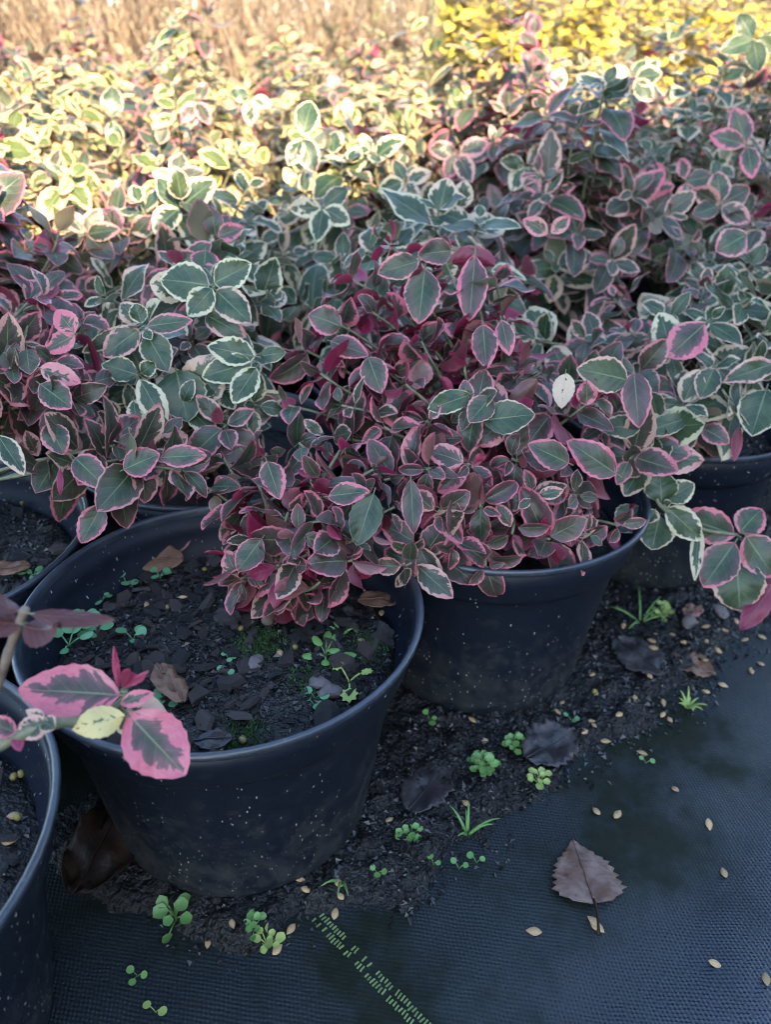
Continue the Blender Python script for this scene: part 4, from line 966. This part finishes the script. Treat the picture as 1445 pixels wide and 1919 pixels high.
# moss on the soil of pot A
V, F = [], []
for (u, v, n, sp) in [(490, 1205, 900, .014), (460, 1385, 800, .013), (690, 1210, 600, .012), (640, 1240, 300, .010), (575, 1270, 250, .010)]:
    c = on_soil(tA, u, v, 5.0)
    for i in range(n):
        p = c + Vector((rnd.gauss(0, sp * .6), rnd.gauss(0, sp * .6), 0)); lx, ly = p.x - tA.location.x, p.y - tA.location.y
        if math.hypot(lx, ly) > .1: continue
        z = SOILZ + soil_z(lx, ly, 5.0); a = rnd.uniform(0, 6.28); h = rnd.uniform(.001, .0032); q = len(V)
        dx, dy = math.cos(a) * .0006, math.sin(a) * .0006
        V += [(lx - dx, ly - dy, z), (lx + dx, ly + dy, z), (lx + rnd.gauss(0, .001), ly + rnd.gauss(0, .001), z + h)]; F.append((q, q + 1, q + 2))
tag(ob('moss', mesh('moss', V, F, M['moss'], False), tA), kind='stuff')
# main woody stem of A leaning out of the soil
hero_stem(tA, [(500, 1165, .492), (515, 1130, .485), (535, 1090, .478), (560, 1040, .47)], .0042, .003, 'wood', 'trunk')

# ------------------------------------------------------------------ dry growth beyond the bed
V, F = [], []
gr = random.Random(77)
for i in range(15000):
    d = gr.uniform(2.7, 6.5); x = gr.uniform(-.62, .62) * d * 1.15; y = d
    h = gr.uniform(.55, 1.4); lean = Vector((gr.gauss(0, .38), gr.gauss(0, .3), 1)) * h; wd = gr.uniform(.0018, .0045)
    a = gr.uniform(0, 6.28); s_ = Vector((math.cos(a), math.sin(a), 0)) * wd; b = Vector((x, y, -.03)); mid = b + lean * .55; tp = b + lean + Vector((gr.gauss(0, .08), gr.gauss(0, .08), -.04))
    q = len(V); V += [b - s_, b + s_, mid + s_ * .8, mid - s_ * .8, tp]; F += [(q, q + 1, q + 2, q + 3), (q + 3, q + 2, q + 4)]
tag(ob('dry_grass', mesh('dry_grass', V, F, M['straw'], False)), 'tall dry straw coloured grass beyond the potted rows', 'grass', None, 'stuff')
def berry_shrub(x, y, h, sd, lab):
    r = random.Random(sd); t = empty('berry_shrub', (x, y, -.03), lab, 'shrub', 'leafless berry shrubs beyond the potted rows')
    tb, bv, bf = [], [], []
    ico = [(1, 0, 0), (-1, 0, 0), (0, 1, 0), (0, -1, 0), (0, 0, 1), (0, 0, -1)]; fc = [(0, 2, 4), (2, 1, 4), (1, 3, 4), (3, 0, 4), (2, 0, 5), (1, 2, 5), (3, 1, 5), (0, 3, 5)]
    for i in range(16):
        a = r.uniform(0, 6.28); sp = r.uniform(.1, .55)
        e = Vector((math.cos(a) * sp, math.sin(a) * sp, h * r.uniform(.6, 1.05)))
        pts = bez(Vector((0, 0, 0)), Vector((e.x * .1, e.y * .1, e.z * .5)), Vector((e.x * .6, e.y * .6, e.z * .85)), e, 9)
        tb.append(tube(pts, [.006 - .0005 * k for k in range(9)], 4))
        for k in range(14):
            p = pts[r.randint(3, 8)]; d = Vector((r.gauss(0, 1), r.gauss(0, 1), r.gauss(.3, .6))).normalized() * r.uniform(.04, .16)
            tb.append(tube([p, p + d * .5 + Vector((0, 0, .01)), p + d], [.002, .0015, .001], 4))
            if r.random() < .45:
                q = len(bv); c = p + d; bv += [c + Vector(v) * .0065 for v in ico]; bf += [tuple(j + q for j in f) for f in fc]
    ob('twig', mesh('twig', *join(tb), M['twig']), t)
    tag(ob('berries', mesh('berries', bv, bf, M['berry']), t), kind='stuff')
berry_shrub(-1.45, 3.0, 1.05, 1, 'leafless twiggy shrub dotted with red berries at the field edge')
berry_shrub(-1.0, 3.4, 1.0, 2, 'leafless twiggy shrub dotted with red berries at the field edge')
berry_shrub(-.25, 3.8, 1.0, 3, 'leafless twiggy shrub dotted with red berries at the field edge')
def tall_tuft(x, y, lab, sd, h, n, mat):
    r = random.Random(sd); t = empty('grass_clump', (x, y, -.03), lab, 'grass clump')
    for i in range(n):
        a = r.uniform(0, 6.28); l = h * r.uniform(.7, 1.1); b = Vector((r.gauss(0, .02), r.gauss(0, .02), 0)); e = b + Vector((math.cos(a) * .2 * l, math.sin(a) * .2 * l, l))
        ob('blade', mesh('blade', *tube(bez(b, b + Vector((0, 0, l * .4)), e - Vector((0, 0, l * .25)), e, 7), [.004, .004, .0038, .0034, .0028, .002, .0006], 4), M[mat]), t)
tall_tuft(.02, 2.9, 'green and yellow grass clump rising before the dry field', 5, .72, 22, 'grassgreen')

# ------------------------------------------------------------------ unseen timber fence, added behind the path to shade the front pots
def board_fence():
    c = NV * -3.3; t = empty('added_shade_fence', (c.x, c.y, 0), 'unseen timber board fence added beyond the path to shade the front pots', 'fence')
    ang = math.atan2(ROWV.y, ROWV.x)
    t.rotation_euler = (0, 0, ang)
    bm = [(x, y, z) for z in (0, 1) for x, y in ((-.5, -.5), (.5, -.5), (.5, .5), (-.5, .5))]
    bf = [(0, 3, 2, 1), (4, 5, 6, 7), (0, 1, 5, 4), (1, 2, 6, 5), (2, 3, 7, 6), (3, 0, 4, 7)]
    bd = mesh('board', bm, bf, M['board'], False)
    r = random.Random(5)
    for i in range(-20, 70):
        ob('board', bd, t, Matrix.Translation((i * .15, r.uniform(-.003, .003), -.05)) @ Matrix.Diagonal((.148, .022, FENCE_H + r.uniform(-.015, .015), 1)))
    for i in range(-1, 6):
        ob('post', bd, t, Matrix.Translation((i * 1.9, -.07, -.1)) @ Matrix.Diagonal((.10, .10, FENCE_H + .02, 1)))
    for z in (.4, FENCE_H - .5):
        ob('rail', bd, t, Matrix.Translation((3.75, -.035, z)) @ Matrix.Diagonal((13.4, .04, .09, 1)))
FENCE_H = .35 + (0.76 + 3.3) / abs(sund.dot(NV)) * math.tan(SUN_EL)
board_fence()
